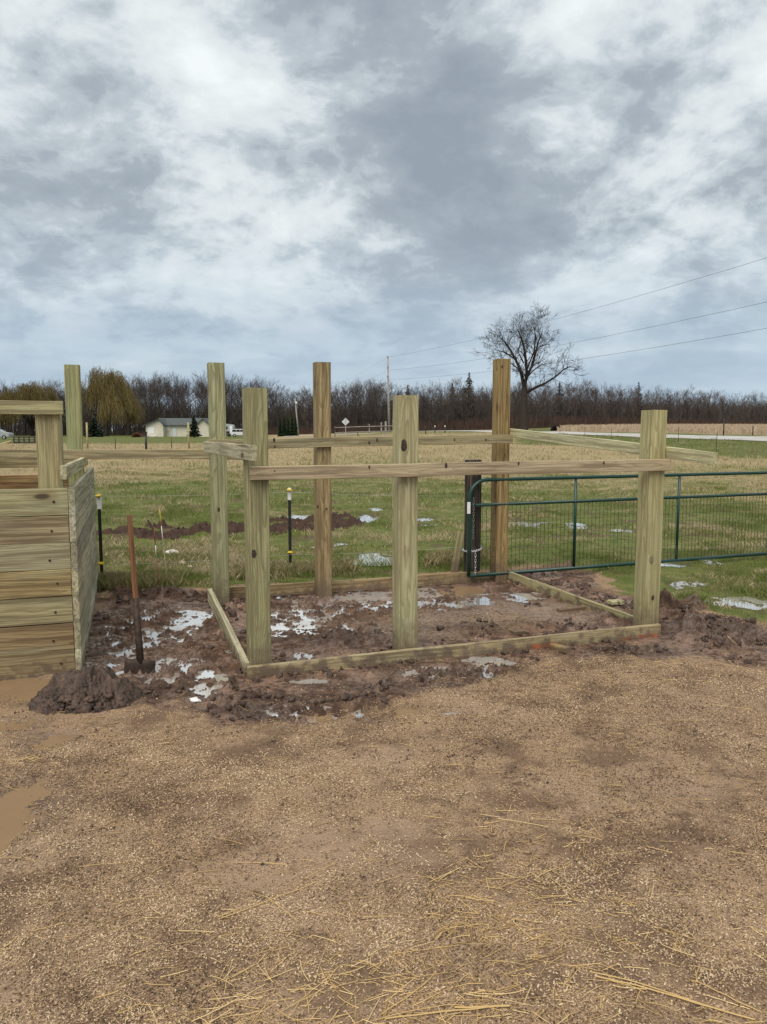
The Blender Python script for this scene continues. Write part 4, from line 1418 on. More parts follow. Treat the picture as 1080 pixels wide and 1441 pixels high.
# old round post
gpst = thing("gate_post", post_c, "dark weathered round wooden post carrying the green gate", "post")
zt = zat(662, 647, post_c)
Mz = Matrix.Translation(Vector((post_c[0], post_c[1], zt / 2 - .1))) @ Matrix.Rotation(-math.pi / 2, 4, 'Y')
LP = zt + .2
bm = tube_path([(-LP / 2 + LP * t, .004 * math.sin(t * 7), .004 * math.cos(t * 5)) for t in np.linspace(0, 1, 12)], [post_r * (1.04 - .06 * t + .012 * math.sin(9 * t)) for t in np.linspace(0, 1, 12)], 24)
bm_obj("shaft", bm, W_OLD, gpst, Mz)
pe = V(684, 674.5, post_c[1] + .0)
bm_obj("hinge_bolt", join_bm([tube_path([(post_c[0] + .07, post_c[1], pe[2]), (pe[0], post_c[1], pe[2])], .014, 12), tube_path([(pe[0] - .012, post_c[1], pe[2]), (pe[0], post_c[1], pe[2])], .019, 12)]), M_GALV, gpst)

# leaning stake in front of the gate post
s0 = G(637, 806); s1 = V(650, 748, s0[1] + .12)
stk = board("leaning_stake", None, s0 - ZUP * .1 - (s1 - s0) * .1, s1, .075, .04, np.array([1., .3, 0]), W_PALE, 99, .002, .004)
tag(stk, "short pale wooden stake leaning toward the old dark gate post", "stake")


# ------------------------------------------------------------------ T posts and electric fence
def t_post(x, y, h, label, group, white_top=True, ins=(), name="t_post", slim=.0):
    z = hz1(x, y)
    root = thing(name, (x, y, z), label, "fence post", group)
    w = .034
    o = [(-w / 2, 0), (-w / 2, .005), (-.003, .005), (-.003, .032), (.003, .032), (.003, .005), (w / 2, .005), (w / 2, 0)]
    bm = bmesh.new()
    a = [bm.verts.new((px, py, -.2)) for px, py in o]; b = [bm.verts.new((px, py, h)) for px, py in o]
    bm.faces.new(a); bm.faces.new(b[::-1])
    for i in range(8): bm.faces.new((a[i], b[i], b[(i + 1) % 8], a[(i + 1) % 8]))
    zz = .12
    while zz < h - .12:                       # studs up the face
        s_ = box_bm(-.006, .006, -.008, 0, zz, zz + .018)
        me_ = bpy.data.meshes.new("t"); s_.to_mesh(me_); s_.free(); bm.from_mesh(me_); bpy.data.meshes.remove(me_)
        zz += .055
    for v in bm.verts: v.co += Vector((x, y, z))
    bm_obj("shaft", bm, M_TPOST, root)
    if white_top:
        bm_obj("painted_tip", box_bm(x - .019, x + .019, y - .0095, y + .033, z + h - .13, z + h + .002, .001), M_WHITE, root)
    for hz in ins:
        b1 = box_bm(x - .020, x + .020, y - .024, y + .034, z + hz - .015, z + hz + .015, .005)
        b2 = tube_path([(x - .024, y - .028, z + hz), (x + .036, y - .028, z + hz)], .010, 10)
        bm_obj("insulator", join_bm([b1, b2]), M_YELLOW, root)
    return root


p1 = G(409, 808); h1 = zat(408, 689, p1)
t_post(p1[0], p1[1], h1, "black metal t-post with yellow insulators and white tip between the two left frame posts", None, True, (h1 - .02, zat(409, 779, p1)))
p2 = G(134, 822); h2 = zat(131, 702, p2)
t_post(p2[0] + .03, p2[1] + .12, h2, "black metal t-post with yellow insulators at the back corner of the plank pen", None, True, (h2 + .01, zat(133, 797, p2)))


def rod(px0, py0, px1, py1, parts, label):
    a = G(px0, py0); b = V(px1, py1, a[1] + .02)
    root = thing("fence_rod", (a[0], a[1], 0), label, "fence rod")
    for (t0, t1, mt) in parts:
        bm_obj("rod_section", tube_path([a + (b - a) * t0, a + (b - a) * t1], .0042, 8), mt, root)


rod(237, 832, 225, 717, ((-.05, .55, M_POLEL), (.55, .80, M_WHITE), (.80, 1., M_YELLOW)), "thin step-in fence rod with a yellow top")
rod(224, 832, 217, 742, ((-.05, .52, M_RED), (.52, .72, M_WHITE), (.72, 1., M_RED)), "thin red and white step-in fence rod, shorter of the pair")


def wire_obj(name, pts, r, mat, label, cat, group=None, sag=0.):
    P = []
    for (a, b) in zip(pts[:-1], pts[1:]):
        for t in np.linspace(0, 1, 14)[:-1]:
            w = np.array(a) + (np.array(b) - np.array(a)) * t; w[2] -= sag * 4 * t * (1 - t)
            P.append(w)
    P.append(np.array(pts[-1]))
    bm = tube_path(P, r, 5)
    o = bm_obj(name, bm, mat)
    tag(o, label, cat, group)
    return o


gpw = post_c
for i, (ya, yb, yc) in enumerate(((699, 692, 698), (797, 780, 770))):
    a = np.array([p2[0] + .05, p2[1] + .08, zat(131, ya, p2)]); b = np.array([p1[0] + .01, p1[1] - .035, zat(408, yb, p1)]); c_ = np.array([gpw[0] - .09, gpw[1] + .02, zat(655, yc, gpw)])
    wire_obj("fence_wire", [a, b, c_], .0016, M_FWIRE, ["upper thin wire strand strung between the two black t-posts", "lower thin wire strand strung between the two black t-posts"][i], "wire", None, .015)

# fence along the far field on the right: t-posts with strands
far = []
for i, (px, py, D) in enumerate(((1079, 646, 42), (1007, 639, 49), (953, 631, 58), (859, 618, 69), (822, 614, 76), (787, 612, 80), (751, 612, 84), (735, 613, 81))):
    x = (px - 540) / F * D
    lab = "dark metal t-post in the fence line along the road"
    if i == 0: lab = "dark t-post at the right edge of the photo, nearest in the roadside fence"
    far.append((x, D, t_post(x, D, 1.3 if i < 3 else 1.0, lab if i == 0 else lab, None if i == 0 else "far fence posts along the road", False)))
far2 = [(far[0][0] + 16, 34.)] + [(a, b) for a, b, _ in far]
for k2, hh in enumerate((.25, .55, .85, 1.12)):
    pts = [np.array([a, b, hz1(a, b) + hh * (1. if i < 4 else .8)]) for i, (a, b) in enumerate(far2)]
    wire_obj("fence_strand", pts, .004, M_WIRE, "thin wire strand along the roadside fence", "wire", "roadside fence strands")

# stakes and posts standing out in the field
def stake(px, py, D, h, w, mat, label, name="field_post", cat="post", group=None):
    x = (px - 540) / F * D; z = hz1(x, D)
    root = thing(name, (x, D, z), label, cat, group)
    pts = [(x, D, z - .1), (x, D, z + h * .5), (x + R.uniform(-.02, .02), D, z + h)]
    bm_obj("shaft", tube_path(pts, [w, w * .97, w * .92], 8), mat, root)
    return root


o = stake(125, 630, 66, 2.25, .085, M_POLEL, "tall pale wooden field post right of the tall pen post")
o = stake(267, 630, 66, 2.25, .085, M_POLEL, "tall pale wooden field post in front of the spruce by the house")
o = stake(207, 633, 60, 1.15, .09, M_TPOST, "dark stubby field post in the dry grass below the house")
for px, py, D in ((243, 630, 66), (164, 630, 66), (306, 629, 66)):
    stake(px, py, D, .95, .035, M_TPOST, "thin dark fence stake in the strip of dry grass before the house", group="thin stakes before the house")
for px, D in ((612, 96), (626, 96)):
    r_ = stake(px, 608, D, .75, .05, M_TPOST, "short dark stake with white top beside the far road", group="white-topped stakes by the road")
    x = (px - 540) / F * D; z = hz1(x, D)
    bm_obj("painted_tip", tube_path([(x, D, z + .72), (x, D, z + .95)], .06, 8), M_WHITE, r_)
for px, D in ((718, 66), (788, 65)):
    stake(px, 625, D, .45, .04, M_TPOST, "tiny dark marker stake in the green strip of the field", group="marker stakes in the field")
stake(599, 610, 90, 1.0, .05, M_TPOST, "lone dark stake in the grass just right of the middle front post")
pz = stake(1016, 612, 72, 1.65, .06, M_TPOST, "dark pole standing beyond the road against the dry cornfield")
stake(1057, 612, 72, .9, .05, M_TPOST, "short dark stake beyond the road near the right edge")


# wooden fence in the middle distance
def far_fence():
    root = thing("rail_fence", (-5, 84, hz1(-5, 84)), "old grey post and rail fence beside the diamond sign", "fence")
    D = 84
    xs = []
    for px, hh, w in ((472, 1.25, .085), (520, 1.35, .10), (537, 1.5, .14), (543, 1.6, .2), (562, 1.4, .12), (504, .9, .08)):
        x = (px - 540) / F * D; z = hz1(x, D)
        bm_obj("fence_post", box_bm(x - w / 2, x + w / 2, D - w / 2, D + w / 2, z - .1, z + hh, .01), M_POLE if px > 510 else M_DECK, root)
        xs.append(x)
    xa, xb = min(xs), max(xs)
    for hh in (.55, 1.1):
        za, zb = hz1(xa, D) + hh, hz1(xb, D) + hh
        bm_obj("fence_rail", tube_path([(xa, D - .12, za), ((xa + xb) / 2, D - .12, (za + zb) / 2 + .02), (xb, D - .12, zb)], .045, 6), M_POLE, root)


far_fence()


# ------------------------------------------------------------------ sign, utility poles, power lines
def sign():
    px, D = 487, 92
    x = (px - 540) / F * D; z = hz1(x, D); zc_ = V(px, 593.5, D)[2]
    root = thing("road_sign", (x, D, z), "diamond road sign seen from behind on a thin metal post", "sign")
    bm_obj("sign_post", box_bm(x - .035, x + .035, D - .05, D - .01, z - .1, zc_ + .3), M_GALV, root)
    s = .46
    bm = prism_bm([(x - s, zc_), (x, zc_ - s), (x + s, zc_), (x, zc_ + s)], D, D + .02)
    bm_obj("sign_plate", bm, M_SIGN, root)


sign()


def utility_pole(px, D, ptop_y, lean, label, box=False, h=None, rb=.16):
    x = (px - 540) / F * D; z = hz1(x, D)
    zt = V(px, ptop_y, D)[2] if h is None else z + h
    root = thing("utility_pole", (x, D, z), label, "utility pole")
    bm_obj("shaft", tube_path([(x, D, z - .3), (x + lean * .5, D, (z + zt) / 2), (x + lean, D, zt)], [rb * 1.25, rb, rb * .78], 10), M_POLE, root)
    for zz in (zt - .05, zt - 1.6, zt - 2.9):
        bm_obj("insulator", tube_path([(x + lean, D - .1, zz), (x + lean, D - .26, zz + .12)], .06, 8), M_BLACK, root)
    if box:
        bm_obj("transformer", tube_path([(x + lean + .34, D, zt - 1.9), (x + lean + .34, D, zt - 1.0)], .26, 12), M_GALV, root)
    return np.array([x + lean, D, zt])


t1 = utility_pole(548, 113, 502.5, -.22, "tall grey utility pole rising above the woods left of the middle front post", False)
t2 = utility_pole(421, 200, 560, -.8, "leaning grey utility pole with a transformer beside the dark hedge", True, rb=.2)
t3 = utility_pole(1560, 30, 200, 0, "utility pole at the right beyond the gate", False, h=12.3)
t0 = np.array([t3[0], t3[1], 0])
ends = ((t1, 1080, 358, 0.0), (t1 - ZUP * 1.9, 1080, 422, 0), (t1 - ZUP * 3.2, 1080, 460, 0))
for i, (a, px, py, _) in enumerate(ends):
    # height at the near pole so that the strand passes where the photo shows it
    best = None
    for zz in np.linspace(4, 16, 481):
        b = np.array([t3[0], t3[1], zz])
        # param where px matches
        lo, hi = 0., 1.
        for _ in range(30):
            mm = (lo + hi) / 2; w = a + (b - a) * mm
            if w[0] / w[1] * F + 540 < px: lo = mm
            else: hi = mm
        w = a + (b - a) * lo; w[2] -= .9 * 4 * lo * (1 - lo)
        tgt = V(px, py, w[1])[2]
        if best is None or abs(tgt - w[2]) < best[0]: best = (abs(tgt - w[2]), zz)
    b = np.array([t3[0], t3[1], best[1]])
    wire_obj("power_line", [a, b], .011, M_LINE, ["uppermost power line crossing the sky at right", "middle power line crossing the sky at right", "lowest power line crossing the sky at right"][i], "power line", None, .9)
for i in range(2):
    wire_obj("power_line", [t1 - ZUP * i * 1.9, t2 - ZUP * (.1 + 1.2 * i)], .006, M_LINE, ["upper far power line running from the tall pole to the leaning pole", "lower far power line running from the tall pole to the leaning pole"][i], "power line", None, 1.0)


# ------------------------------------------------------------------ house, garage wing, vehicles, deck
def house():
    D = 176
    k = D / F
    def X(px): return (px - 540) * k
    def Z(py): return H - (py - 605.2) * k
    zb = Z(615)
    root = thing("house", (X(240), D, zb), "cream ranch house with grey roof at the edge of the woods", "house")
    zb -= .3
    W = []
    xl, xm, xr, x2 = X(207.5), X(225.6), X(281), X(297)
    ze, zr = Z(598.6), Z(589)
    # main range, left gable wing and right gable wing
    W.append(box_bm(xm - 1, xr + 1, D + 2, D + 9, zb, ze))
    gl = [(xl, zb), (xm + 1.0, zb), (xm + 1.0, ze), ((xl + xm) / 2 + 1.6, zr - .25), (xl, ze)]
    W.append(prism_bm(gl, D, D + 9))
    gr_ = [(X(279), zb), (x2, zb), (x2, Z(599)), (X(288.5), Z(590)), (X(279), Z(599))]
    W.append(prism_bm(gr_, D - .5, D + 9))
    bm_obj("wall", join_bm(W), M_SIDING, root)
    # roofs
    bm = bmesh.new()
    def slab(p):  # p: four corners, thickened upward
        a = [bm.verts.new(q) for q in p]; b = [bm.verts.new((q[0], q[1], q[2] + .14)) for q in p]
        bm.faces.new(a); bm.faces.new(b[::-1])
        for i in range(4): bm.faces.new((a[i], b[i], b[(i + 1) % 4], a[(i + 1) % 4]))
    slab([(xm - 1.5, D + 1.4, ze - .05), (xr + 1, D + 1.4, ze - .05), (xr + 1, D + 5.5, zr + .0), (xm - 1.5, D + 5.5, zr)])
    slab([(xm - 1.5, D + 9.6, ze - .05), (xr + 1, D + 9.6, ze - .05), (xr + 1, D + 5.5, zr + .0), (xm - 1.5, D + 5.5, zr)])
    ap = (xl + xm) / 2 + 1.6
    slab([(xl - .75, D - .6, ze - .35), (ap, D - .6, zr - .18), (ap, D + 9.2, zr - .18), (xl - .75, D + 9.2, ze - .35)])
    slab([(xm + 1.55, D - .6, ze - .1), (ap, D - .6, zr - .16), (ap, D + 5, zr - .16), (xm + 1.55, D + 5, ze - .1)])
    ax = X(288.5)
    slab([(X(277.8), D - 1, Z(600)), (ax, D - 1, Z(589.8)), (ax, D + 9.4, Z(589.8)), (X(277.8), D + 9.4, Z(600))])
    slab([(x2 + .4, D - 1, Z(600)), (ax, D - 1, Z(589.7)), (ax, D + 9.4, Z(589.7)), (x2 + .4, D + 9.4, Z(600))])
    bm_obj("roof", bm, M_ROOF, root)
    def win(xa, xb, ya, yb, dep, n):
        fr = bm_obj("window", box_bm(X(xa), X(xb), dep - .10, dep + .05, Z(yb), Z(ya), .02), M_WHITE, root)
        w = (X(xb) - X(xa)) / n
        for i in range(n):
            g = bm_obj("pane", box_bm(X(xa) + w * i + .09, X(xa) + w * (i + 1) - .09, dep - .13, dep - .11, Z(yb) + .1, Z(ya) - .1), M_GLASS, fr)
    win(210.5, 219.5, 601.5, 609.5, D, 3)
    win(230, 237.6, 599.6, 606, D + 2, 3)
    dr = bm_obj("door", box_bm(X(241.8), X(246.6), D + 1.88, D + 2.02, zb + .3, Z(602), .02), M_DOOR, root)
    rl = []
    for px in (208, 213, 218, 222): rl.append(box_bm(X(px) - .05, X(px) + .05, D - 1.6, D - 1.5, zb, Z(609.5)))
    rl.append(box_bm(X(208), X(222), D - 1.62, D - 1.48, Z(610.2), Z(609.6))); rl.append(box_bm(X(208), X(222), D - 1.7, D, zb, Z(613.4)))
    bm_obj("porch", join_bm(rl), M_WHITE, root)


house()


def suv(px0, px1, D, label, mat, hgt=1.75):
    k = D / F; x0, x1 = (px0 - 540) * k, (px1 - 540) * k
    L = 4.6; cx = (x0 + x1) / 2; z = hz1(cx, D)
    root = thing("parked_car", (cx, D, z), label, "car")
    o = [(-2.25, .35), (2.25, .35), (2.28, .95), (2.15, 1.08), (.95, 1.15), (.35, hgt - .04), (-.2, hgt), (-1.9, hgt - .03), (-2.2, 1.1), (-2.3, .9)]
    bm = prism_bm([(x + cx, y + z) for x, y in o], D - .9, D + .9)
    bmesh.ops.bevel(bm, geom=bm.edges[:], offset=.09, segments=2, affect='EDGES')
    bm_obj("body", bm, mat, root)
    for a, b in ((-1.95, -1.15), (-1.05, -.3), (-.22, .62)):
        oo = [(a + cx, z + 1.14), (b + cx + .1, z + 1.14), (b + cx - (.22 if b > 0 else 0), z + hgt - .15), (a + cx + .08, z + hgt - .15)]
        bm_obj("window", prism_bm(oo, D - .915, D - .88), M_GLASS, root)
    for wx in (-1.4, 1.4):
        t = bm_obj("wheel", tube_path([(cx + wx, D - .94, z + .35), (cx + wx, D - .68, z + .35)], .36, 18), M_BLACK, root)
        bm_obj("rim", tube_path([(cx + wx, D - .955, z + .35), (cx + wx, D - .942, z + .35)], .2, 12), M_GALV, t).location = (0, 0, 0)
    return root


def fix_sub(o):
    pass


suv(331, 352, 172, "white parked car between the two left posts of the frame", M_CARW)


def trailer():
    D = 174; k = D / F
    x0, x1 = (313 - 540) * k, (331.5 - 540) * k
    z = hz1(x0, D)
    root = thing("travel_trailer", (x0, D, z), "grey and white travel trailer parked beside the house", "trailer")
    o = [(x0, z + .6), (x1, z + .6), (x1, z + 2.3), (x1 - .35, z + 2.75), (x0 + .2, z + 3.0), (x0, z + 2.6)]
    bm = prism_bm(o, D - 1.1, D + 1.1); bmesh.ops.bevel(bm, geom=bm.edges[:], offset=.08, segments=2, affect='EDGES')
    bm_obj("body", bm, M_CARG, root)
    bm_obj("stripe", box_bm(x0 + .1, x1 - .1, D - 1.13, D - 1.08, z + .75, z + 1.25), M_BLACK, root)
    bm_obj("window", box_bm(x0 + .5, x1 - 1.3, D - 1.14, D - 1.09, z + 1.7, z + 2.3), M_GLASS, root)
    bm_obj("door", box_bm(x1 - .85, x1 - .3, D - 1.14, D - 1.09, z + .8, z + 2.5), M_WHITE, root)
    for wx in (x0 + 1.0, x0 + 1.9):
        bm_obj("wheel", tube_path([(wx, D - 1.05, z + .36), (wx, D - .8, z + .36)], .36, 16), M_BLACK, root)


trailer()


def deck():
    D = 92; k = D / F
    def X(px): return (px - 540) * k
    def Z(py): return H - (py - 605.2) * k
    x0, x1 = X(22), X(58); z = hz1(x0, D)
    root = thing("wooden_deck", ((x0 + x1) / 2, D, z), "dark raised wooden deck with railing behind the pen post", "deck")
    bm_obj("platform", box_bm(x0, x1, D, D + 3, Z(624.5), Z(621.5)), M_DECK, root)
    for i in range(6):
        xx = x0 + (x1 - x0) * i / 5
        bm_obj("railing_post", box_bm(xx - .06, xx + .06, D - .06, D + .06, z - .2, Z(614)), M_DECK, root)
    bm_obj("railing", join_bm([box_bm(x0, x1, D - .09, D - .03, Z(616), Z(614.6)), box_bm(x0, x1, D - .09, D - .03, Z(619.5), Z(618.2))]), M_DECK, root)
    bm_obj("skirting", box_bm(x0 + .1, x1 - .1, D + .2, D + .3, z - .2, Z(624.8)), plain("reddish_dark_board", (.07, .035, .028), .8), root)
    a = np.array([X(-6), D - .3, Z(628)]); b = np.array([X(20), D - .2, Z(621)])
    bm_obj("ramp", join_bm([tube_path([a, b], .16, 6)]), M_POLEL, root)


deck()
k_ = 120 / F
suv(-12, 13, 130, "pale parked car beside the dark deck at the left edge", M_CARG, 1.7)


# ------------------------------------------------------------------ trees
def grow(segs, p, d, L, r, depth, rg, up=.25, spread=.7, kids=(3, 5), wob=.16, nseg=4, minr=.012, droop=0.):
    p = np.array(p, float); d = np.array(d, float); d /= np.linalg.norm(d)
    step = L / nseg
    pts = [(p.copy(), r, d.copy())]
    for i in range(nseg):
        d = d + rg.normal(0, wob, 3) + np.array([0, 0, up * .18 - droop])
        d /= np.linalg.norm(d)
        q = p + d * step
        r2 = max(minr * .6, r * (1 - .62 * (i + 1) / nseg))
        segs.append((*p, *q, max(minr * .6, r * (1 - .62 * i / nseg)), r2))
        p = q
        pts.append((p.copy(), r2, d.copy()))
    if depth <= 0: return
    n = rg.integers(kids[0], kids[1] + 1)
    for c in range(n):
        t = rg.uniform(.25, 1.0) if c else 1.0
        i = min(nseg, max(1, int(round(t * nseg))))
        q, rr, dd = pts[i]
        s = rg.normal(0, 1, 3); s -= dd * np.dot(s, dd); s /= (np.linalg.norm(s) + 1e-9)
        nd = dd + s * spread * rg.uniform(.6, 1.25) + np.array([0, 0, up])
        grow(segs, q, nd, L * rg.uniform(.5, .78), max(minr, rr * .72), depth - 1, rg, up, spread, kids, wob, max(2, nseg - 1), minr, droop)


def bare_tree_segs(seed, h=16, depth=4, kids=(3, 4), minr=.02):
    rg = np.random.default_rng(seed)
    trunk, crown = [], []
    p = np.zeros(3); d = np.array([rg.normal(0, .05), rg.normal(0, .05), 1.0])
    n = 7; hh = h * rg.uniform(.55, .72); r = h * .0115
    pts = []
    for i in range(n):
        d = d + rg.normal(0, .045, 3); d /= np.linalg.norm(d)
        q = p + d * hh / n
        trunk.append((*p, *q, r * (1 - .6 * i / n) * (1.35 if i == 0 else 1), r * (1 - .6 * (i + 1) / n)))
        p = q; pts.append((p.copy(), r * (1 - .6 * (i + 1) / n), d.copy()))
    for i, (q, rr, dd) in enumerate(pts):
        if i < 1: continue
        for c in range(rg.integers(1, 3) if i < n - 1 else 4):
            a = rg.uniform(0, 6.28)
            nd = dd * .75 + np.array([math.cos(a), math.sin(a), .25]) * rg.uniform(.4, .85)
            grow(crown, q, nd, h * rg.uniform(.16, .30) * (1.0 if i > 2 else .7), rr * .6, depth - 2 if i < n - 1 else depth - 1, rg, .30, .65, kids, .15, 3, minr)
    return trunk, crown


# woodland edge: front row as single trees, the mass behind as one stand
tree_meshes = []
for s_ in range(9):
    tr, cr = bare_tree_segs(500 + s_, 16, 5 if s_ < 6 else 4)
    v, f = tubes(tr, 6); a = mesh_np("trunk", v, f, B_TREE, True)
    v, f = tubes(cr, 3); b = mesh_np("crown", v, f, B_TWIG)
    tree_meshes.append((a, b, cr, tr))
ZMAX = {id(t[1]): float(np.array(t[2])[:, 5].max()) for t in tree_meshes}
print("tree segs", [len(t[2]) for t in tree_meshes])

WL = [(-60, 548), (0, 535), (60, 532), (120, 536), (190, 524), (235, 520), (280, 522), (320, 530), (375, 531), (395, 545), (440, 545), (470, 541), (525, 533), (560, 541), (600, 541), (650, 536), (690, 540), (720, 538), (760, 540), (800, 537), (860, 541), (905, 542), (940, 546), (1000, 549), (1080, 556), (1180, 566), (1300, 575)]
WD = [(-60, 200), (190, 205), (300, 215), (400, 220), (520, 200), (620, 185), (720, 170), (800, 205), (900, 230), (1080, 260), (1300, 290)]


def wl(px): return float(np.interp(px, [a for a, _ in WL], [b for _, b in WL]))
def wd(px): return float(np.interp(px, [a for a, _ in WD], [b for _, b in WD]))


def wood_trees():
    px = -50.
    i = 0
    while px < 1190:
        D = wd(px) + R.uniform(-5, 9)
        x = (px - 540) / F * D
        z = hz1(x, D)
        ht = (V(px, wl(px) - (R.uniform(-9, 5) if px < 290 else R.uniform(-4, 9)), D)[2] - z)
        a, b, _, _ = tree_meshes[R.randrange(9)]
        root = thing("bare_tree", (x, D, z - .2), "leafless grey-brown tree in the front row of the woodland edge", "tree", "bare trees along the woodland edge")
        s = ht / ZMAX[id(b)]
        root.scale = (s * R.uniform(.75, 1.0), s * R.uniform(.75, 1.0), s); root.rotation_euler = (0, 0, R.uniform(0, 6.28))
        for nm, me in (("trunk", a), ("crown", b)):
            o = bpy.data.objects.new(nm, me); C.objects.link(o); o.parent = root
        px += R.uniform(3.5, 8.0)
        i += 1
    print("edge trees", i)


wood_trees()


def wood_mass():
    rg = np.random.default_rng(77)
    low = []
    for s_ in range(6):
        tr, cr = bare_tree_segs(900 + s_, 16, 4, (2, 3), .03)
        low.append(np.array(tr + cr))
    S = []
    for _ in range(640):
        px = rg.uniform(-60, 1200)
        D = wd(px) + 8 + 55 * rg.uniform() ** 1.2
        if px < 270: D = wd(px) + 8 + 22 * rg.uniform()
        x = (px - 540) / F * D; z = float(terrain(np.array([x]), np.array([D]))[0])
        ht = V(px, wl(px) + rg.uniform(-3, 12), wd(px))[2]
        a = rg.uniform(0, 6.28); ca, sa = math.cos(a), math.sin(a)
        q = low[rg.integers(6)].copy()
        s = max(.35, (ht - z) / q[:, 5].max())
        for o in (0, 3):
            X_, Y_ = q[:, o] * s * .9, q[:, o + 1] * s * .9
            q[:, o] = X_ * ca - Y_ * sa + x; q[:, o + 1] = X_ * sa + Y_ * ca + D; q[:, o + 2] = q[:, o + 2] * s + z
        q[:, 6:] *= s * 1.05
        S.append(q)
    # slender saplings fill the inside of the wood
    n = 14000
    px = rg.uniform(-60, 1220, n); D = np.interp(px, [a for a, _ in WD], [b for _, b in WD]) + 2 + 70 * rg.uniform(0, 1, n)
    D = np.where(px < 280, np.interp(px, [a for a, _ in WD], [b for _, b in WD]) + 2 + 26 * rg.uniform(0, 1, n), D)
    keep = (px > 285) | (rg.uniform(0, 1, n) < .45)
    px, D = px[keep], D[keep]; n = len(px)
    x = (px - 540) / F * D; z = terrain(x, D)
    h = rg.uniform(.35, .8, n) * 12 * np.interp(px, [0, 300, 700, 1080], [1., 1., .95, .85])
    top = np.stack([x + rg.normal(0, .7, n), D + rg.normal(0, .7, n), z + h], -1)
    midp = np.stack([x + rg.normal(0, .25, n), D, z + h * .5], -1)
    r = rg.uniform(.04, .12, n)
    b0 = np.stack([x, D, z - .2], -1)
    S.append(np.concatenate([b0, midp, r[:, None], (r * .75)[:, None]], 1)); S.append(np.concatenate([midp, top, (r * .75)[:, None], (r * .3)[:, None]], 1))
    for _ in range(3):
        t = rg.uniform(.3, .95, n)[:, None]
        q = midp + (top - midp) * t
        e = q + np.stack([rg.normal(0, 1.1, n), rg.normal(0, 1.1, n), rg.uniform(.5, 2.4, n)], -1)
        S.append(np.concatenate([q, e, (r * .5)[:, None], (r * .2)[:, None]], 1))
    v, f = tubes(np.concatenate(S), 3)
    tag(link("woodland", mesh_np("woodland", v, f, B_WOODS)), kind='stuff')
    print("woodland quads", len(f))
    # brush along the foot of the wood
    n = 16000
    px = rg.uniform(300, 1210, n); D = np.interp(px, [a for a, _ in WD], [b for _, b in WD]) - 4 + 14 * rg.uniform(0, 1, n)
    x = (px - 540) / F * D; z = terrain(x, D)
    h = rg.uniform(.8, 3.6, n) * np.interp(px, [300, 650, 720, 790, 1080], [.6, .8, 1.0, .9, .6])
    b0 = np.stack([x, D, z - .1], -1); e = b0 + np.stack([rg.normal(0, .5, n), rg.normal(0, .5, n), h], -1)
    r = rg.uniform(.03, .07, n)
    v, f = tubes(np.concatenate([b0, e, r[:, None], (r * .4)[:, None]], 1), 3)
    tag(link("roadside_brush", mesh_np("roadside_brush", v, f, B_BRUSH)), kind='stuff')


wood_mass()


def willow(px, pyt, D, halfpx, label, seed):
    rg = np.random.default_rng(seed)
    x = (px - 540) / F * D; z = hz1(x, D)
    hh = V(px, pyt, D)[2] - z; hw = halfpx / F * D
    root = thing("willow_tree", (x, D, z), label, "tree", None)
    tr = [(0, 0, -.2, .1, 0, hh * .18, .55, .45)]
    for i in range(9):
        a = rg.uniform(0, 6.28)
        grow(tr, (.1, 0, hh * rg.uniform(.12, .2)), (math.cos(a) * .8, math.sin(a) * .8, 1.1), hh * .36, .26, 2, rg, .10, .6, (2, 3), .13, 4, .05)
    v, f = tubes(tr, 5); o = link("trunk", mesh_np("trunk", v, f, B_TREE, True), root); o.location = (0, 0, 0)
    # weeping strands hung from a lumpy dome of bough tips
    n = 4000
    S = []
    cl = [(rg.uniform(0, 6.28), rg.uniform(.1, 1.0), rg.uniform(.80, 1.10)) for _ in range(26)]
    for _ in range(n):
        ca_, cr_, ch_ = cl[rg.integers(26)]
        px_ = math.cos(ca_) * cr_ * hw + rg.normal(0, hw * .10); py_ = math.sin(ca_) * cr_ * hw * .8 + rg.normal(0, hw * .10)
        q = min(1.0, math.hypot(px_ / hw, py_ / (hw * .8)))
        topz = hh * (.98 * math.sqrt(max(0.02, 1 - .72 * q * q))) * ch_ * rg.uniform(.70, 1.0)
        L = min(topz * .8, hh * rg.uniform(.08, .36))
        p = np.array([px_, py_, min(topz, hh * 1.02)])
        out = np.array([px_, py_, 0]) / (hw + 1e-6)
        m = 5
        for i in range(m):
            t = i / m
            d = out * .55 * (1 - t) + np.array([rg.normal(0, .2), rg.normal(0, .2), (.5 if i == 0 else -1.0)])
            e = p + d * L / m
            S.append((*p, *e, .030, .026)); p = e
    v, f = tubes(S, 3); o = link("crown", mesh_np("crown", v, f, B_WILLOW), root); o.location = (0, 0, 0)


willow(152, 519, 190, 41, "rounded golden-brown weeping willow left of the house", 38)
willow(48, 534, 188, 44, "golden-brown weeping willow above the pen's head rail", 32)
willow(-30, 533, 188, 40, "golden-brown weeping willow at the left edge of the photo", 33)


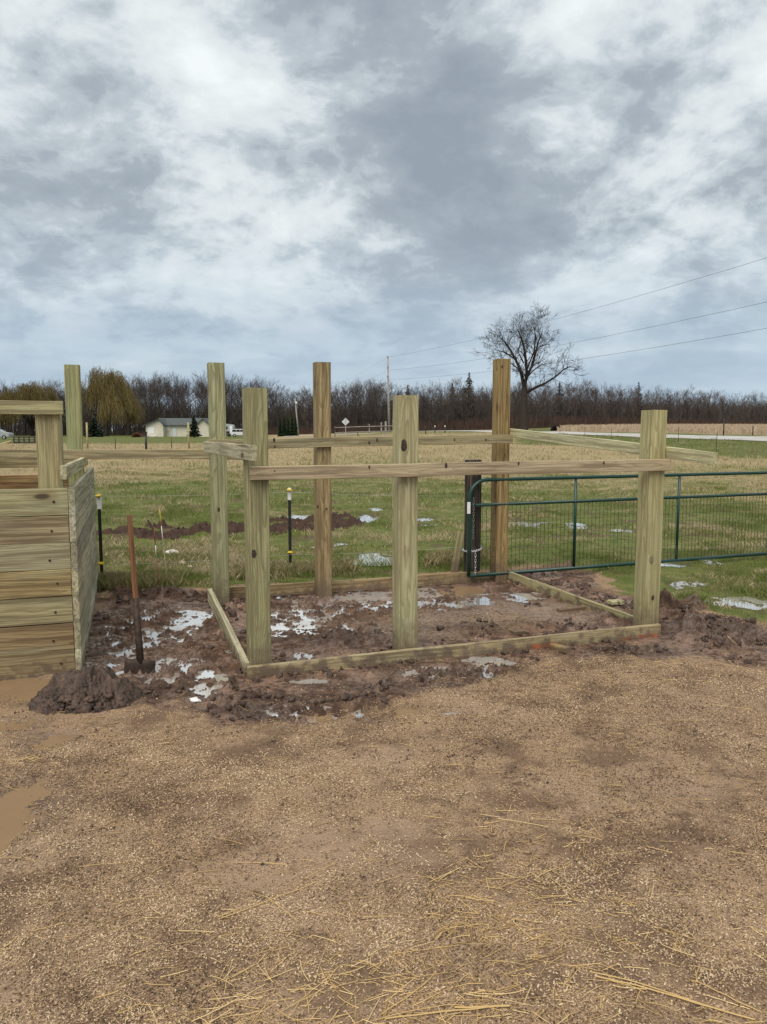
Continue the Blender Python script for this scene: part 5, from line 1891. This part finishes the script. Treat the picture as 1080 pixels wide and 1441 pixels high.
def lone_tree():
    rg = np.random.default_rng(21)
    D = 112
    x0 = (738 - 540) / F * D; z0 = hz1(x0, D)
    root = thing("bare_tree", (x0, D, z0), "big solitary leafless tree with forked trunk standing beyond the road", "tree")
    def P(px, py, dy=0): 
        w = V(px, py, D); return np.array([w[0] - x0, dy, w[2] - z0])
    tr, cr = [], []
    def limb(lst, pts, r0, r1):
        n = len(pts)
        out = []
        for i in range(n - 1):
            ra = r0 + (r1 - r0) * i / (n - 1); rb = r0 + (r1 - r0) * (i + 1) / (n - 1)
            lst.append((*pts[i], *pts[i + 1], ra, rb))
            out.append((pts[i + 1], rb, (pts[i + 1] - pts[i]) / np.linalg.norm(pts[i + 1] - pts[i])))
        return out
    limb(tr, [P(738, 608), P(738, 600), P(737.5, 580), P(738, 560), P(738.5, 545)], .62, .44)
    limbs = [([P(738, 548), P(734, 522, .3), P(727, 505, .8), P(721, 492, 1.2), P(715, 482, 1.5), P(709, 474, 1.7)], .27, .07),
             ([P(738.5, 546), P(741, 525, -.4), P(738, 502, -.9), P(735, 488, -1.2), P(730, 474, -1.4), P(726, 465, -1.5)], .26, .06),
             ([P(741, 534), P(750, 514, .6), P(756, 495, .9), P(760, 480, 1.2), P(766, 466, 1.5)], .25, .06),
             ([P(740, 553), P(752, 546, -.8), P(765, 540, -1.4), P(777, 532, -2.), P(788, 522, -2.4), P(798, 517, -2.7)], .22, .06),
             ([P(737, 530), P(727, 519, -1.), P(717, 513, -1.8), P(704, 509, -2.6)], .13, .05),
             ([P(743, 530), P(754, 520, 1.5), P(765, 512, 2.5), P(776, 509, 3.2)], .13, .05),
             ([P(756, 495, .9), P(764, 486, 1.8), P(775, 482, 2.6)], .10, .04),
             ([P(727, 505, .8), P(714, 494, 2.), P(701, 489, 3.)], .11, .04),
             ([P(741, 520, -.4), P(748, 497, -2.), P(748, 480, -3.2), P(745, 467, -3.8)], .14, .05),
             ([P(738, 510, .5), P(733, 492, 2.4), P(740, 476, 3.6), P(744, 464, 4.2)], .13, .05)]
    for pts, r0, r1 in limbs:
        q = limb(cr, pts, r0, r1)
        # denser points along the limb
        for i, (p, r, d) in enumerate(q):
            for c in range(4 if i < len(q) - 1 else 6):
                s = rg.normal(0, 1, 3); s -= d * np.dot(s, d); s /= np.linalg.norm(s)
                nd = d * .8 + s * rg.uniform(.5, 1.0) + np.array([0, 0, .2])
                grow(cr, p - d * rg.uniform(0, 1.2), nd, rg.uniform(1.1, 2.1) * (1. if i else .7), max(.02, r * .33), 3, rg, .06, .7, (2, 4), .18, 3, .014)
    v, f = tubes(tr, 12); o = link("trunk", mesh_np("trunk", v, f, B_LONE, True), root); o.location = (0, 0, 0)
    v, f = tubes(cr, 4); o = link("crown", mesh_np("crown", v, f, B_LONE, True), root); o.location = (0, 0, 0)
    print("lone tree", len(cr))


lone_tree()


def conifer(px, pyt, D, w, label, seed, mat, name="spruce_tree", group=None, base=0.06, n=900, open_=1.0):
    rg = np.random.default_rng(seed)
    x = (px - 540) / F * D; z = hz1(x, D)
    hh = V(px, pyt, D)[2] - z
    root = thing(name, (x, D, z), label, "tree", group)
    v, f = tubes([(0, 0, -.2, 0, 0, hh * .96, .018 * hh, .003 * hh)], 6)
    link("trunk", mesh_np("trunk", v, f, B_TREE), root).location = (0, 0, 0)
    VV = []
    t = base + (1 - base) * rg.uniform(0, 1, n) ** 1.25
    a = rg.uniform(0, 6.28, n)
    tier = .78 + .22 * np.sin(t * 46 + rg.normal(0, .6, n))
    R_ = w * (1 - t) ** .82 * tier * rg.uniform(.75, 1.12, n) + .05
    zz = t * hh
    for i in range(n):
        ca, sa = math.cos(a[i]), math.sin(a[i])
        m = 4
        for j in range(m):
            r0 = R_[i] * (j / m); r1 = R_[i] * ((j + 1.25) / m)
            wdt = (.10 + .22 * R_[i] / (w + .01)) * (1 - .5 * j / m) * open_
            drop = -.16 * r1
            c0 = np.array([ca * r0, sa * r0, zz[i] - .10 * r0]); c1 = np.array([ca * r1, sa * r1, zz[i] + drop + rg.normal(0, .06)])
            sd2 = np.array([-sa, ca, 0]) * wdt + np.array([0, 0, rg.normal(0, .1)])
            VV += [c0 - sd2, c0 + sd2, c1]
    VV = np.array(VV); fc = np.arange(len(VV)).reshape(-1, 3)
    link("crown", mesh_np("crown", VV, fc, mat), root).location = (0, 0, 0)


conifer(275, 584, 150, 1.9, "dark spruce standing in front of the cream house", 61, B_SPRUCE, base=.10, n=420)
conifer(574, 541, 212, 3.6, "dark pine rising in the woodland behind the middle front post", 62, B_SPRUCE, n=700)
conifer(659, 524, 196, 4.4, "tallest dark pine rising above the woodland left of the back right post", 63, B_SPRUCE, n=650, name="pine_tree")
conifer(636, 538, 200, 3.6, "dark pine just left of the tallest pine in the woodland", 64, B_SPRUCE, n=500, name="pine_tree")
conifer(785, 537, 216, 4.0, "dark pine behind the right limbs of the solitary tree", 65, B_SPRUCE, n=500, name="pine_tree")
conifer(895, 537, 246, 3.6, "dark pine rising above the woodland behind the front right post", 66, B_SPRUCE, n=450, name="pine_tree")
conifer(135, 588, 170, 3.2, "low dark evergreen under the willow beside the pale field post", 67, B_SPRUCE, n=500)
for i, (px, h_) in enumerate(((395.5, 589), (401, 587), (406.5, 584), (412, 582), (417, 584.5))):
    conifer(px, h_, 168, .62 * 1.25, ["leftmost shrub", "second shrub from the left", "middle shrub", "second shrub from the right", "rightmost shrub"][i] + " in the row of dark green columnar arborvitae", 70 + i, B_CEDAR, "arborvitae", "row of dark arborvitae", .0, 420, .9)


def bush(px, D, r, label, seed, mat):
    rg = np.random.default_rng(seed)
    x = (px - 540) / F * D; z = hz1(x, D)
    S = []
    for _ in range(900):
        d = rg.normal(0, 1, 3); d[2] = abs(d[2]); d /= np.linalg.norm(d)
        e = d * r * rg.uniform(.75, 1.05); e[2] *= .95
        m_ = e * .5 + rg.normal(0, .06, 3)
        S.append((x, D, z, x + m_[0], D + m_[1], z + m_[2], .02, .02)); S.append((x + m_[0], D + m_[1], z + m_[2], x + e[0], D + e[1], z + e[2], .035, .03))
    v, f = tubes(S, 3)
    o = link("dry_bush", mesh_np("dry_bush", v, f, mat)); tag(o, label, "bush")


bush(194, 165, 1.05, "round reddish-brown dry bush left of the cream house", 81, B_BUSH)
bush(782, 108, .85, "dark tangled bush beyond the road right of the solitary tree", 82, B_LONE)


def shed():
    D = 172; k = D / F
    x0, x1 = (196 - 540) * k, (206 - 540) * k; z = hz1(x0, D)
    root = thing("wood_rack", (x0, D, z), "low dark reddish rack behind the dry bush beside the house", "rack")
    bm_obj("rack_body", box_bm(x0, x1, D, D + 1.5, z, z + 1.0), plain("dark_red_board", (.07, .03, .026), .8), root)
    bm_obj("rack_roof", box_bm(x0 - .15, x1 + .15, D - .15, D + 1.7, z + 1.0, z + 1.12), M_DECK, root)


shed()

# ------------------------------------------------------------------ small things on the ground
def scrap_board(a, b, w, t, mat, label, seed, lift=.012, name="board_offcut"):
    p, q = G(*a), G(*b)
    p[2] = hz1(p[0], p[1]) + lift; q[2] = hz1(q[0], q[1]) + lift
    o = board(name, None, p, q, t, w, ZUP, mat, seed, .002, .003)
    tag(o, label, "board offcut")


scrap_board((703, 881), (733, 893), .09, .035, W_SKIRT, "muddy board offcut lying inside the frame behind the front board", 201, .008)
scrap_board((786, 861), (822, 858), .06, .035, W_SKIRT, "short dark board end poking inward under the right low board", 202, .01)
scrap_board((858, 853), (874, 851), .09, .035, W_RAILLT, "pale board end lying outside the right low board", 203, .03)
scrap_board((778, 912), (800, 920), .05, .04, W_SKIRT, "small brown stake end beside the orange paint mark on the front board", 204, .02)
pp = V(673, 645, 21); 
x_, y_ = (673 - 540) / F * 30, 30.
bd = board("loose_board", None, (V(672, 644, 30)[0], 30, hz1(3.6, 30) + .18), (V(691, 644, 30)[0], 30.3, hz1(4.1, 30) + .18), .14, .04, ZUP, W_RAILBR, 205)
tag(bd, "reddish board standing on edge in the field behind the old gate post", "board")

sv, sf = ico(2)
for i, (px, py, s, lab) in enumerate(((257, 800, .042, "larger pale stone in the grass between shovel and frame"), (268, 803, .028, "smaller pale stone in the grass left of the back left frame post"), (325, 809, .045, "pale flat stone in the grass right of the back left frame post"))):
    c = G(px, py); z = hz1(c[0], c[1])
    rg = np.random.default_rng(i)
    v = sv * (1 + rg.normal(0, .10, (len(sv), 1))) * np.array([1.2, .9, .7]) * s + np.array([c[0], c[1], z + s * .4])
    tag(link("stone", mesh_np("stone", v, sf, M_STONE, True)), lab, "stone")
for i, (px, py, s, lab) in enumerate(((243, 783, .06, "crumpled white scrap lying in the grass behind the shovel"), (275, 988, .022, "small white scrap stuck in the mud below the puddle"))):
    c = G(px, py); z = hz1(c[0], c[1])
    rg = np.random.default_rng(40 + i)
    v = sv * (1 + rg.normal(0, .2, (len(sv), 1))) * np.array([1.4, 1.0, .7]) * s + np.array([c[0], c[1], z + s * .5])
    tag(link("white_scrap", mesh_np("white_scrap", v, sf, M_PLASTIC)), lab, "scrap")
